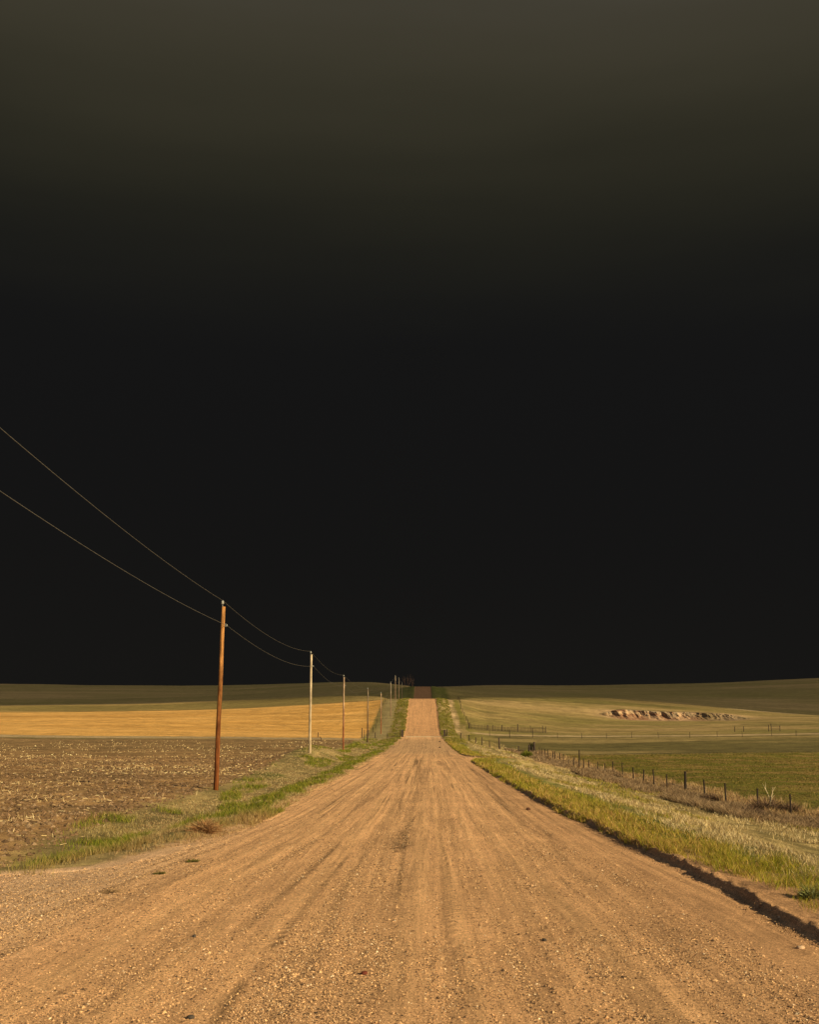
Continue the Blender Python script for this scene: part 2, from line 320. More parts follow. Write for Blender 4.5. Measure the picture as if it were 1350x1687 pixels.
def dirt_col(X, Y):
    a, b, c = streak(X, Y)
    f = ss(.38, .62, a); col = mixc(GRAV * .25 + DIRT * .75, DIRT * 1.04, f)
    col = mixc(col, np.array([.73, .44, .215]), ss(.52, .64, b) * .55)
    col = mixc(col, GRAV * .82, ss(.50, .30, b) * .0 + (1 - ss(.30, .42, b)) * .35)
    col = mixc(col, GRAV * .6, (1 - ss(.30, .38, c)) * .3)
    col = mixc(col, np.array([.56, .385, .245]), (1 - ss(-6.0, -4.0, X)) * (1 - ss(18, 40, Y)) * .8)
    col = mixc(col, np.array([.47, .27, .135]), ss(2.2, 3.6, X) * (1 - ss(60, 140, Y)) * .6)
    col = mixc(col, np.array([.42, .275, .15]), ss(120, 140, Y) * (1 - ss(190, 208, Y)) * .55)
    col = mixc(col, np.array([.52, .275, .125]), ss(208, 225, Y) * .55)
    Xc = X + 1.3 * (1 - ss(8, 34, Y)) * (1 - ss(-4.5, -.5, X)) - .9 * (1 - ss(8, 30, Y)) * ss(.5, 4.5, X)
    ln = fbm((Xc + .2 * fbm(Y * .03, Y * 0, 37)) * 14, Y * .05, 38, 2); seg = fbm(X * .8, Y * .06, 39, 3)
    col = mixc(col, GRAV * .5, (1 - ss(.22, .32, ln)) * ss(.40, .5, seg) * .9)
    col = col * (1 + (fbm(X * 1.3, Y * .5, 35, 4) - .5) * .35)[..., None]
    col = mixc(col, np.array([.19, .105, .055]), ss(425, 435, Y) * .85)  # far road painted darker to deepen the shade beyond the crest
    return col * (1 - .72 * stain(X, Y))[..., None]
def ground_col(X, Y):
    n = fbm(X * .25, Y * .25, 51, 5); n2 = fbm(X * 1.5, Y * 1.2, 52, 4); nf = fbm(X * .02, Y * .03, 53, 4)
    nb = (n - .5) * 3; nb2 = (n2 - .5) * 1.2
    hill = mixc(np.array([.27, .20, .075]), np.array([.20, .165, .05]), ss(.35, .65, nf))
    hill = mixc(hill, np.array([.36, .255, .11]), ss(.5, .66, fbm(X * .012, Y * .06, 54, 4)) * .8)
    hill = mixc(hill, np.array([.15, .125, .04]), ss(.52, .7, fbm(X * .05, Y * .10, 58, 4)) * .7)
    col = hill
    # far hills: darker olive pasture
    farh = mixc(np.array([.19, .155, .062]), np.array([.26, .195, .09]), ss(.42, .62, fbm(X * .004, Y * .02, 55, 5)))
    farh = mixc(farh, np.array([.16, .14, .045]), ss(.5, .7, fbm(X * .01, Y * .03, 66, 4)) * .6)
    col = mixc(col, farh, ss(430, 520, Y))
    L_ = X < 0
    # left: gold stubble field, brown corn stubble field, pale track between
    fieldx = ss(0, 1, -X - fedge(Y) - nb2)
    gold = mixc(np.array([.62, .355, .105]), np.array([.54, .30, .08]), ss(.35, .65, fbm(X * .02, Y * .09, 56, 5)))
    gold = mixc(gold, np.array([.64, .39, .13]), ss(.5, .75, fbm(X * .05, Y * .3, 67, 3)) * .35)
    top = 333 + 5 * np.sin(X * .02) - 4 * ss(-60, -12, X)
    g = fieldx * ss(205, 206.5, Y + nb * .3) * (1 - ss(-.6, .6, Y - top))
    col = mixc(col, gold, g)
    edge = fieldx * np.exp(-((Y - top) / 1.2) ** 2); col = mixc(col, np.array([.11, .085, .03]), edge * .8)
    olive = mixc(np.array([.33, .235, .085]), np.array([.22, .17, .055]), ss(.35, .65, nf))
    col = mixc(col, olive, ss(9, 12, -X) * ss(-.5, 1.5, Y - top) * (1 - ss(430, 500, Y)))
    brown = mixc(np.array([.25, .145, .062]), np.array([.37, .23, .10]), ss(.35, .65, n2))
    brown = mixc(brown, np.array([.15, .098, .048]), ss(.45, .65, n) * .5)
    brown = mixc(brown, np.array([.17, .12, .055]), ss(90, 180, Y) * .5)
    bf = fieldx * (1 - ss(196, 197.5, Y + nb * .5)) * ss(18, 20.2, Y + nb * 1.6 - (X + 8) * .15)
    col = mixc(col, brown, bf)
    track = L_ * ss(9, 12, -X) * np.exp(-(np.clip(np.abs(Y - 202) - 2.2, 0, 9) / 1.0) ** 2)
    col = mixc(col, np.array([.36, .27, .15]), track)
    # right: green crop, tan strips, hill behind the fence
    rf = ss(21.5, 24.5, X + nb2 * 1.5)
    crop = mixc(np.array([.125, .115, .018]), np.array([.22, .15, .045]), ss(.42, .6, n))
    crop = mixc(crop, np.array([.12, .125, .020]), (1 - ss(60, 105, Y)) * .7)
    col = mixc(col, crop, rf * (1 - ss(183, 192, Y + nb)))
    strips = mixc(np.array([.25, .19, .075]), np.array([.12, .10, .035]), ss(.45, .6, fbm(X * .012, Y * .16, 57, 3)))
    col = mixc(col, strips, ss(13, 17, X) * ss(186, 190, Y + nb) * (1 - ss(236, 240, Y)))
    col = mixc(col, np.array([.42, .31, .17]), ss(5, 7, X) * np.exp(-(np.clip(np.abs(Y - 238.5 - nb2 * .5) - 1.8, 0, 9) / .8) ** 2) * .85)
    col = mixc(col, np.array([.07, .055, .02]), ss(13, 17, X) * np.exp(-((Y - 190 - nb * .4) / 1.1) ** 2) * .7)
    col = mixc(col, np.array([.40, .30, .18]), ss(colx(1190, 395), colx(1230, 395), X) * np.exp(-(np.clip(np.abs(Y - 395 - (X - 110) * .12) - 3, 0, 30) / 3) ** 2) * .9)
    # verges in between
    inv = (1 - rf) * (1 - fieldx)
    vg = inv * (1 - ss(186, 200, Y))
    straw = mixc(np.array([.33, .25, .105]), np.array([.19, .15, .06]), ss(.4, .62, fbm(X * 1.3, Y * .2, 59, 4)))
    green = np.array([.115, .135, .022]); t = X - right_w(Y); tl = -X - left_w(Y)
    vc = mixc(straw, green * np.ones_like(straw), ss(.4, 1.0, t) * (1 - ss(1.6, 3.4, t + nb2 * 1.5)))
    vc = np.where(L_[..., None], mixc(mixc(straw, green * np.ones_like(straw), ss(.5, 1.1, tl) * (1 - ss(1.8, 2.8, tl + nb2)) * ss(24, 32, Y) * .8), green * .8 * np.ones_like(straw), ss(.5, .62, fbm(X * .3, Y * .12, 60, 3)) * ss(3, 4.5, tl) * .8), vc)
    vc = mixc(vc, mixc(np.array([.19, .135, .08]), np.array([.30, .22, .11]), ss(.42, .6, n2)), ss(16.0, 18.5, X + nb2 * 2) * (1 - ss(22, 24, X + nb2)) * .85)
    col = mixc(col, vc, vg)
    # beyond the cattle guard: green shoulders, sandy washed ditch on the right
    sh_ = (1 - ss(10, 12.5, np.abs(X) + nb2)) * ss(186, 205, Y)
    sg = mixc(np.array([.18, .155, .035]), np.array([.29, .215, .085]), ss(.40, .60, fbm(X * .8, Y * .08, 61, 3)))
    sg = mixc(sg, np.array([.27, .215, .10]), L_ * ss(7.0, 8.5, np.abs(X)) * .9)
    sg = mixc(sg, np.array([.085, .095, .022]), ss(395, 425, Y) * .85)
    col = mixc(col, sg, sh_)
    sand = ss(6.8, 7.6, X + nb2 * .8) * (1 - ss(8.4, 9.4, X + nb2 * .8)) * ss(222, 240, Y) * (1 - ss(325, 345, Y))
    col = mixc(col, mixc(np.array([.50, .35, .19]), np.array([.27, .20, .09]), ss(.42, .6, fbm(X * .9, Y * .14, 62, 4))), sand * (.35 + .6 * ss(300, 250, Y)) if False else sand * .85)
    # dirt: road edge, right bank, the side approach
    appr = (X > 3) * (1 - ss(12, 19, X)) * np.exp(-((Y - 111 - (X - 5) * .25) / 2.2) ** 2)
    d = (1 - ss(.10, .40, t + nb2 * .35)) * (X > 0)
    dl = (1 - ss(.1, .6, tl + nb2 * .5)) * L_
    d = np.maximum(np.maximum(d, dl), appr * .8); d = np.maximum(d, (1 - ss(.8, 1.7, t + nb2)) * (X > 0) * (1 - ss(19, 24, Y)))
    cl = cliff_amt(X) * ss(CLY - 16, CLY - 8, Y + nb) * (1 - ss(CLY + 2, CLY + 4, Y))
    col = mixc(col, np.array([.36, .235, .14]), cl * .8)
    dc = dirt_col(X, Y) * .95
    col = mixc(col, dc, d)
    return col, d

# ------------------------------------------------------------------ ground sheet
def spaced(lo, hi, base, k):
    r = [0.0]
    while r[-1] < hi: r.append(r[-1] + max(base, k * r[-1]))
    l = [0.0]
    while l[-1] < -lo: l.append(l[-1] + max(base, k * l[-1]))
    return np.array([-v for v in l[:0:-1]] + r)
xs = spaced(-9000, 9000, .16, .014); xs = np.sort(np.concatenate([xs[(xs < 4.25) | (xs > 6.0)], np.arange(4.27, 6.0, .045)]))
ys = [-300., -200, -130, -80, -50, -30, -20, -12, -6, -2]
y = 2.0
while y < 12000: ys.append(y); y += max(.12, .0065 * y)
ys = np.array(ys)
GX, GY = np.meshgrid(xs, ys); GX = GX.ravel(); GY = GY.ravel()
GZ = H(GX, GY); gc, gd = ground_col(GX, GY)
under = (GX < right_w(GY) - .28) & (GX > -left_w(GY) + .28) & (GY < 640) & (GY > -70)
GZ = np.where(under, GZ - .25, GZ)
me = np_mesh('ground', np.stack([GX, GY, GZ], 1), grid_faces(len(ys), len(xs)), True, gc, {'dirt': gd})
tag(link('ground', me, M_ground), kind='structure')
print('ground verts', len(GX))
# ------------------------------------------------------------------ road sheet
def rut(X, Y):
    a, b, c = streak(X, Y); k = 1 - ss(120, 300, Y)
    return ((b - .5) * .026 + (c - .5) * .022 + (a - .5) * .03 + (fbm(X * 4, Y * 2., 36, 2) - .5) * .018 * (1 - ss(25, 60, Y))) * k
ry = [-70., -50, -30, -20, -12, -7, -3, 0, 3]
y = 5.0
while y < 640: ry.append(y); y += max(.07, .0045 * y)
ry = np.array(ry); NC = 230; s = np.linspace(0, 1, NC)
RX = (-left_w(ry)[:, None] * (1 - s) + right_w(ry)[:, None] * s); RY = np.repeat(ry[:, None], NC, 1)
fx = RX.ravel(); fy = RY.ravel()
RZ = road_z(fy) + .006 + rut(fx, fy)
# a wheel-cut gutter in front of the right bank
tr = fx - right_w(fy); RZ += .03 * np.exp(-((tr + .6) / .25) ** 2) * fbm(fx * 2, fy * .5, 44, 3)
edge_ = np.minimum(fx + left_w(fy), right_w(fy) - fx); hz = H(fx, fy)
RZ = RZ * ss(0, .25, edge_) + (hz - .012) * (1 - ss(0, .25, edge_))
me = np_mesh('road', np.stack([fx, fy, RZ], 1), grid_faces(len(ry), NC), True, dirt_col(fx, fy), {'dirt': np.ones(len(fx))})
tag(link('road', me, M_road), kind='structure')
print('road verts', len(fx))
def road_top(X, Y): return road_z(Y) + .006 + rut(X, Y)

# ------------------------------------------------------------------ eroded bank (in the right-hand hillside)
nu, nv = 420, 64; u = np.linspace(0, 1, nu); v = np.linspace(0, 1, nv); U, V = np.meshgrid(u, v)
U = U.ravel(); V = V.ravel(); BX = CLX0 - 4 + U * (CLX1 - CLX0 + 10)
am = cliff_amt(BX)
alc = .45 * (fbm(BX * .16, BX * 0, 71, 4, .6) - .5) + .55 * (fbm(BX * .30, BX * 0 + 3, 178, 3) - .5); gul = fbm(BX * .75 + V * .8, V * 1.8, 72, 5, .6) - .5; gul2 = np.abs(fbm(BX * .21 + V * .3, V * .5, 73, 3) - .5)
yf = CLY - 1 + alc * 10 * am
zb = H(BX, yf - 11, False) - .25; zt = H(BX, yf * 0 + CLY + 5, False) + .10
pro = np.interp(V, [0, .3, .45, .86, .93, 1], [0, .26, .46, .95, 1.0, 1.0]); off = np.interp(V, [0, .3, .45, .86, .93, 1], [-11, -4.5, -1.6, 1.2, 2.4, 8])
BY = yf + off + (gul * 5.0 - gul2 * 6 * ss(.25, .5, V) * (1 - ss(.85, .95, V))) * am * ss(.05, .4, V) * (1 - ss(.9, 1, V))
BZ = zb + (zt - zb) * pro * (am * .9 + .1) + (fbm(BX * 1.2, V * 9, 74, 3) - .5) * .5 * am * ss(.05, .2, V) * (1 - ss(.85, .97, V))
BZ = np.where(am < .03, BZ - .6, BZ)
bc = mixc(np.array([.37, .235, .13]), np.array([.43, .31, .18]), ss(.35, .9, V)); bc = mixc(bc, np.array([.26, .14, .075]), ss(.48, .62, fbm(BX * .3, V * 5, 75, 3)))
bc = mixc(bc, np.array([.17, .13, .08]), np.maximum(ss(.52, .6, fbm(BX * .35, V * 1.8, 76, 3)) * .7 * ss(.3, .5, V), ss(colx(1155, 335), colx(1170, 335), BX) * .7)); bc = mixc(bc, np.array([.21, .17, .07]), ss(.90, .95, V))
bc = mixc(bc, np.array([.21, .17, .07]), (1 - am) * .8); bc = mixc(bc, np.array([.20, .145, .07]), np.exp(-((BX - colx(1163, 335)) / 4.5) ** 2) * (.5 + fbm(BX * 1.2, V * 4, 77, 3) * .6))
bg = np_mesh('bank', np.stack([BX, BY, BZ], 1), grid_faces(nv, nu), True, bc, {'dirt': np.zeros(len(BX))})
tag(link('eroded_bank', bg, M_ground), kind='structure')

# ------------------------------------------------------------------ cloud added out of view behind the camera to shade the far hills
def build_shade_cloud():
    Hc = 1600.0; sh = TOSUN / TOSUN[2] * Hc
    nx, ny = 110, 90; a = np.linspace(-1, 1, nx); b = np.linspace(0, 1, ny); A, B = np.meshgrid(a, b); A = A.ravel(); B = B.ravel()
    gx = A * 1700; near_ = 372 + 55 * ss(-60, -160, gx) if False else 372 + 60 * (1 - ss(-150, -50, gx)) + 25 * ss(60, 160, gx)
    gy = near_ + B * (2600 - near_); n = fbm(gx * .004, gy * .004, 81, 4)
    edge = np.minimum.reduce([B * 6, (1 - B) * 4, (1 - np.abs(A)) * 5]); edge = np.clip(edge, 0, 1) ** .5
    top = np.stack([gx + sh[0], gy + sh[1], Hc + edge * (60 + 190 * n)], 1); bot = np.stack([gx + sh[0], gy + sh[1], Hc - edge * 12 * (1 + n)], 1)
    f = grid_faces(ny, nx); Vv = np.vstack([top, bot]); Ff = np.vstack([f, f[:, ::-1] + nx * ny])
    me = np_mesh('shade_cloud', Vv, Ff, True); m = plain_material('shade_cloud', (.75, .75, .74), 1.0, 0, .004); t = m.node_tree; o = t.nodes['Material Output']; b = t.nodes['Principled BSDF']
    tr = t.nodes.new('ShaderNodeBsdfTransparent'); mx = t.nodes.new('ShaderNodeMixShader'); mx.inputs[0].default_value = .54
    t.links.new(b.outputs[0], mx.inputs[1]); t.links.new(tr.outputs[0], mx.inputs[2]); t.links.new(mx.outputs[0], o.inputs[0])
    tag(link('shade_cloud', me, m), kind='structure')
build_shade_cloud()

# ------------------------------------------------------------------ blades of grass, stalks, stones
def blades(name, X, Y, h, wd, lean, cols, mat, label, cat, zoff=-.02, road=False, jitter=True):
    n = len(X); Z = (road_top(X, Y) if road else H(X, Y)) + zoff
    az = rng.uniform(0, 2 * np.pi, n); la = rng.uniform(0, 2 * np.pi, n); ln = lean * h * rng.uniform(.3, 1.2, n)
    wx = np.cos(az) * wd / 2; wy = np.sin(az) * wd / 2; lx = np.cos(la) * ln; ly = np.sin(la) * ln
    hh = h * np.sqrt(np.clip(1 - (lean * .6) ** 2, .15, 1))
    V = np.zeros((n, 5, 3)); base = np.stack([X, Y, Z], 1)
    V[:, 0] = base + np.stack([-wx, -wy, 0 * X], 1); V[:, 1] = base + np.stack([wx, wy, 0 * X], 1)
    mid = base + np.stack([lx * .35, ly * .35, hh * .55], 1)
    V[:, 2] = mid + np.stack([-wx, -wy, 0 * X], 1) * .8; V[:, 3] = mid + np.stack([wx, wy, 0 * X], 1) * .8
    V[:, 4] = base + np.stack([lx, ly, hh], 1)
    k = np.arange(n)[:, None] * 5
    Fa = np.concatenate([k + np.array([0, 1, 3]), k + np.array([0, 3, 2]), k + np.array([2, 3, 4])])
    me = np_mesh(name, V.reshape(-1, 3), Fa, False, np.repeat(cols, 5, 0))
    o = link(name, me, mat); tag(o, label, cat, kind='stuff'); return o
def scatter(n, x0, x1, y0, y1, p=1.0):
    # denser near the camera (perspective): Y drawn with density ~ Y^-p
    u = rng.uniform(0, 1, n)
    if p == 1: Y = y0 * (y1 / y0) ** u
    else: Y = (y0 ** (1 - p) + u * (y1 ** (1 - p) - y0 ** (1 - p))) ** (1 / (1 - p))
    return rng.uniform(x0, x1, n), Y
def pal(n, cs, ws, var=.18):
    cs = np.array(cs); i = rng.choice(len(cs), n, p=np.array(ws) / np.sum(ws)); return np.clip(cs[i] * (1 + rng.normal(0, var, (n, 1))), .005, .9)
GR = [(.18, .20, .02), (.26, .24, .028), (.12, .145, .018), (.30, .24, .055), (.42, .31, .12), (.30, .18, .07)]
STR = [(.54, .42, .21), (.42, .32, .14), (.64, .53, .30), (.25, .18, .08), (.30, .18, .09)]
wf = lambda Y: np.maximum(.006, Y * .00045)
# right verge, lush green strip
X, Y = scatter(210000, 0, 3.6, 12, 200, 1.3); n_ = fbm(X * .8, Y * .5, 91, 4); cl = fbm(X * 3, Y * 3, 92, 2); pt = fbm(X * .5, Y * .12, 93, 3)
dens = ss(.02 + .5 * (1 - ss(16, 22, Y)), .25 + .6 * (1 - ss(16, 22, Y)), X + (n_ - .5) * .7) * (1 - ss(.8 + 1.2 * pt, 1.7 + 1.6 * pt, X)) * (.25 + .9 * ss(.35, .6, cl)) * (1 - .97 * np.exp(-((Y - 112) / 3.4) ** 2)) * ss(13, 20, Y + X)
k = rng.uniform(0, 1, len(X)) < dens; X = X[k]; Y = Y[k]; pt = pt[k]; ww = right_w(Y); X = X + ww - .16 * ss(16, 23, Y)
lush = ss(.4, .6, pt)[:, None]; c1 = pal(len(X), GR, [5, 5, 4, 3, 2, 1]); c2 = pal(len(X), GR, [3, 3, 2, 4, 6, 4])
blades('verge_grass', X, Y, rng.uniform(.06, .22, len(X)) * (.55 + .9 * ss(.35, .65, fbm(X * 1.8, Y * 1.2, 112, 3))) * (1 - .3 * ss(60, 200, Y)), wf(Y) * .9, .8, (c1 * lush + c2 * (1 - lush)) * np.array([1.3, 1.22, 1.0]), M_blade,
       'bright green grass strip along the right bank of the road', 'grass')
# right verge, dry straw-coloured grass in mown lines
X, Y = scatter(380000, 1.2, 15, 17, 215, 1.5); n_ = fbm(X * .9 , Y * .06, 94, 4); g_ = fbm(X * 2.2, Y * 2.2, 95, 3); gp = fbm(X * .4, Y * .08, 96, 3)
k = rng.uniform(0, 1, len(X)) < ss(.36, .6, n_) * (.08 + .92 * ss(.44, .6, g_)) * ss(1.0, 2.2, X) * (1 - .85 * np.exp(-((Y - 112 - X * .2) / 3) ** 2))
X = X[k]; Y = Y[k]; gp = gp[k]; X = X + right_w(Y); gg = ss(.54, .62, gp)[:, None]
blades('dry_grass', X, Y, rng.uniform(.05, .22, len(X)) * (.6 + .7 * ss(.45, .6, fbm(X * 2.2, Y * 2.2, 95, 3))), wf(Y), .8, pal(len(X), STR, [5, 5, 4, 3, 1]) * (1 - gg) + pal(len(X), GR, [2, 3, 1, 4, 3, 1]) * gg, M_straw,
       'pale dry mown grass between the green strip and the brush along the fence', 'dry grass')
# brush and tumbleweed litter along the fence
X, Y = scatter(300000, 15.3, 22.5, 40, 200, 1.5); n_ = fbm(X * .5, Y * .22, 97, 4); g_ = fbm(X * 2.5, Y * 1.8, 98, 3)
mid = 19.3 - .6 * ss(100, 180, Y)
k = rng.uniform(0, 1, len(X)) < ss(.36, .54, n_ + .15 * np.exp(-((X - mid) / 1.6) ** 2) - .06) * (.15 + .85 * ss(.42, .58, g_)); X = X[k]; Y = Y[k]; n_ = n_[k]
hb = rng.uniform(.12, .48, len(X)) * (.35 + 1.1 * ss(.4, .6, n_))
blades('fence_brush', X, Y, hb, wf(Y) * .9, 1.0, pal(len(X), [(.23, .155, .085), (.31, .215, .12), (.13, .09, .05), (.40, .29, .16), (.25, .15, .07)], [4, 5, 3, 4, 1]), M_straw,
       'grey brown weedy brush heaped along the wire fence on the right', 'brush')
X, Y = scatter(60000, 20.5, 25.5, 45, 200, 1.4); g_ = fbm(X * 1.2, Y * .5, 99, 3); k = rng.uniform(0, 1, len(X)) < ss(.4, .62, g_) * (1 - ss(22.5, 25.3, X)); X = X[k]; Y = Y[k]
blades('tall_dry_grass', X, Y, rng.uniform(.18, .55, len(X)), wf(Y) * .9, .5, pal(len(X), [(.40, .25, .12), (.45, .33, .17), (.30, .18, .09), (.22, .17, .05)], [4, 4, 3, 2]), M_straw,
       'tall tan dry grass on the field side of the wire fence', 'dry grass')
# green crop on the right
X, Y = scatter(230000, 22.5, 100, 52, 190, 1.2); k = (X / Y < .47) & (rng.uniform(0, 1, len(X)) < .12 + .9 * ss(.35, .62, fbm(X * 1.1, Y * .8, 101, 4))); X = X[k]; Y = Y[k]
blades('crop_rows', X, Y, rng.uniform(.05, .13, len(X)), wf(Y) * 1.5, .7, pal(len(X), [(.135, .13, .02), (.18, .15, .03), (.09, .085, .015), (.26, .18, .06)], [4, 4, 3, 4]), M_blade,
       'low green crop in the level field beyond the right fence', 'crop')
# left verge: green strip beside the road, green patches and straw further out
X, Y = scatter(330000, .0, 8.5, 17, 205, 1.5); tl = X.copy(); n_ = fbm(X * .6, Y * .3, 102, 4); g_ = fbm(X * 2.6, Y * 2.6, 103, 3); pt = fbm(X * .5 - Y * .02, Y * .10, 104, 3)
strip = ss(.2, .7, tl + (n_ - .5)) * (1 - ss(1.6, 2.4, tl + (n_ - .5) * .8)); patch = ss(.50, .60, pt + .18 * (1 - ss(20, 40, Y))) * ss(1.5, 2.5, tl)
nearp = (1 - ss(34, 46, Y)) * (1 - ss(5.0, 7.4, tl + (n_ - .5) * 2)) * 1.0
want = np.maximum(np.maximum(strip, patch * .9), np.maximum(nearp, .85))
k = rng.uniform(0, 1, len(X)) < want * (.15 + .85 * ss(.38, .6, g_)) * ss(18.6, 20.6, Y + (n_ - .5) * 3)
LX = -(np.where(Y < 36, 4.75 + 1.7 * (1 - ss(17, 30, Y)), left_w(Y)) + X); k &= rng.uniform(0, 1, len(X)) > (1 - ss(20.5, 25, Y)) * np.maximum(ss(6.6, 8.2, -LX), 1 - ss(.42, .58, n_)) * .95; k &= rng.uniform(0, 1, len(X)) > ss(-1.0, .6, -LX - fedge(Y) + (n_ - .5) * 2.5)
X = LX[k]; Y = Y[k]; tl = tl[k]; st = np.maximum(strip, np.maximum(patch, nearp * ss(.44, .54, n_)))[k][:, None]; st = np.clip(st * (.25 + 1.0 * ss(.40, .50, fbm(X * .8, Y * .35, 111, 3)))[:, None], 0, 1)
brn = np.maximum(np.exp(-((Y - 31) / 3) ** 2) * (1 - ss(.4, 1.8, tl)), (1 - ss(26, 34, Y)) * (1 - ss(.6, 2.2, tl + (n_[k] - .5) * 4)) * .75)[:, None] * .85
cg = pal(len(X), GR, [6, 4, 9, 1, .6, .6]) * st + pal(len(X), STR, [3, 5, 1, 5, 4]) * (1 - st)
cg = cg * (1 - brn) + pal(len(X), [(.36, .22, .10), (.27, .155, .07), (.44, .32, .15)], [1, 1, 1]) * brn
blades('roadside_grass', X, Y, rng.uniform(.06, .22, len(X)) * (.45 + .85 * st[:, 0]), wf(Y), .7, cg, M_blade,
       'patchy green and straw grass on the left verge beside the utility poles', 'grass')
# shoulder grass past the cattle guard and on both sides up the far slope
X, Y = scatter(60000, 0, 3.6, 185, 330, 1.0); sd = np.where(rng.uniform(0, 1, len(X)) < .5, -1, 1); g_ = fbm(X * 1.5 + sd * 9, Y * .4, 105, 3)
k = (rng.uniform(0, 1, len(X)) < ss(.38, .62, g_) * ss(3.6, 1.5, X * 1.0 + 0) if False else rng.uniform(0, 1, len(X)) < ss(.38, .62, g_)) & (np.abs(Y - 213) > 4); X = X[k]; Y = Y[k]; sd = sd[k]; X = np.where(sd > 0, right_w(Y) + .2 + X, -(left_w(Y) + .2 + X))
blades('slope_grass', X, Y, rng.uniform(.06, .24, len(X)), wf(Y), .7, pal(len(X), GR, [4, 2, 5, 5, 3, 1]) * .85, M_blade,
       'green grass on both shoulders of the road climbing the far rise', 'grass')
# yellow wildflowers in the right strip
X, Y = scatter(1500, .9, 3.4, 14, 34, 1.0); k = rng.uniform(0, 1, len(X)) < ss(.5, .62, fbm(X * .7, Y * .5, 106, 3)); X = X[k]; Y = Y[k]; X = X + right_w(Y)
blades('yellow_wildflowers', X, Y, rng.uniform(.07, .17, len(X)), np.full(len(X), .014), .6, pal(len(X), [(.48, .36, .03), (.36, .30, .03)], [1, 1], .1), M_blade,
       'small yellow wildflowers in the green strip at lower right', 'wildflowers')
# corn stubble and trash on the brown field: short standing stalks and lying pieces
def sticks(name, X, Y, Lg, wd, pitch, cols, mat, label, cat, lift=.01):
    n = len(X); Z = H(X, Y) + lift; az = rng.uniform(0, 2 * np.pi, n)
    d = np.stack([np.cos(az) * np.cos(pitch), np.sin(az) * np.cos(pitch), np.sin(pitch)], 1) * Lg[:, None]
    s_ = np.stack([-np.sin(az), np.cos(az), 0 * az], 1) * (wd / 2)[:, None]; u_ = np.stack([-np.cos(az) * np.sin(pitch), -np.sin(az) * np.sin(pitch), np.cos(pitch)], 1) * wd[:, None]
    b0 = np.stack([X, Y, Z], 1); V = np.zeros((n, 6, 3))
    V[:, 0] = b0 - s_; V[:, 1] = b0 + s_; V[:, 2] = b0 + u_; V[:, 3] = b0 + d - s_ * .6; V[:, 4] = b0 + d + s_ * .6; V[:, 5] = b0 + d + u_ * .7
    k = np.arange(n)[:, None] * 6
    Fa = np.concatenate([k + np.array(q) for q in ([0, 1, 4], [0, 4, 3], [1, 2, 5], [1, 5, 4], [2, 0, 3], [2, 3, 5], [3, 4, 5])])
    me = np_mesh(name, V.reshape(-1, 3), Fa, False, np.repeat(cols, 6, 0)); tag(link(name, me, mat), label, cat, kind='stuff')
X, Y = scatter(330000, -110, -8.2, 17, 190, 1.5); k = (X / Y > -.50); X = X[k]; Y = Y[k]
band = fbm(X * .06 + Y * .015, Y * .05, 107, 3); g_ = fbm(X * .7, Y * .5, 108, 3)
k = rng.uniform(0, 1, len(X)) < (.07 + .42 * ss(.46, .60, band) + .65 * ss(.57, .67, fbm(X * .14, Y * .10, 113, 3))) * (.12 + .88 * ss(.44, .6, g_)) * (1 - .55 * ss(70, 150, Y)) * ss(-.5, 1.5, -X - fedge(Y) + rng.uniform(-1, 1, len(X))); X = X[k]; Y = Y[k]
sp = rng.uniform(0, 1, len(X)); pit = np.where(sp < .22, rng.uniform(.8, 1.4, len(X)), rng.uniform(-.05, .25, len(X)))
sticks('corn_stubble', X, Y, rng.uniform(.05, .22, len(X)), np.maximum(.008, Y * .00042), pit, pal(len(X), [(.60, .46, .22), (.48, .35, .17), (.72, .60, .33), (.30, .20, .10), (.20, .13, .07)], [4, 4, 2, 4, 4]), M_straw,
       'pale broken corn stalks littering the brown ploughed field', 'corn stubble')
# clods of soil
def stones(name, X, Y, Z, r, cols, mat, label, cat, flat=.65):
    n = len(X); o6 = np.array([[1, 0, 0], [0, 1, 0], [-1, 0, 0], [0, -1, 0], [0, 0, 1], [0, 0, -.6]], float)
    V = o6[None] * (1 + rng.uniform(-.3, .3, (n, 6, 1))) + rng.uniform(-.18, .18, (n, 6, 3))
    a = rng.uniform(0, 6.28, n); ca, sa = np.cos(a)[:, None], np.sin(a)[:, None]; st = rng.uniform(.6, 1.0, (n, 1))
    x = V[:, :, 0]; y = V[:, :, 1] * st; V = np.stack([x * ca - y * sa, x * sa + y * ca, V[:, :, 2] * flat], 2) * r[:, None, None] + np.stack([X, Y, Z], 1)[:, None]
    F8 = np.array([[0, 1, 4], [1, 2, 4], [2, 3, 4], [3, 0, 4], [1, 0, 5], [2, 1, 5], [3, 2, 5], [0, 3, 5]])
    Fa = (np.arange(n)[:, None, None] * 6 + F8[None]).reshape(-1, 3)
    me = np_mesh(name, V.reshape(-1, 3), Fa, False, np.repeat(cols, 6, 0)); tag(link(name, me, mat), label, cat, kind='stuff')
X, Y = scatter(70000, -70, -8, 17, 110, 1.6); k = (X / Y > -.5) & (-X > fedge(Y) + .3); X = X[k]; Y = Y[k]
stones('soil_clods', X, Y, H(X, Y), rng.uniform(.02, .09, len(X)) * (1 + Y * .006), pal(len(X), [(.17, .105, .055), (.12, .075, .04), (.22, .15, .085)], [3, 3, 2]), M_stone,
       'brown clods of turned soil across the ploughed field', 'soil clods')
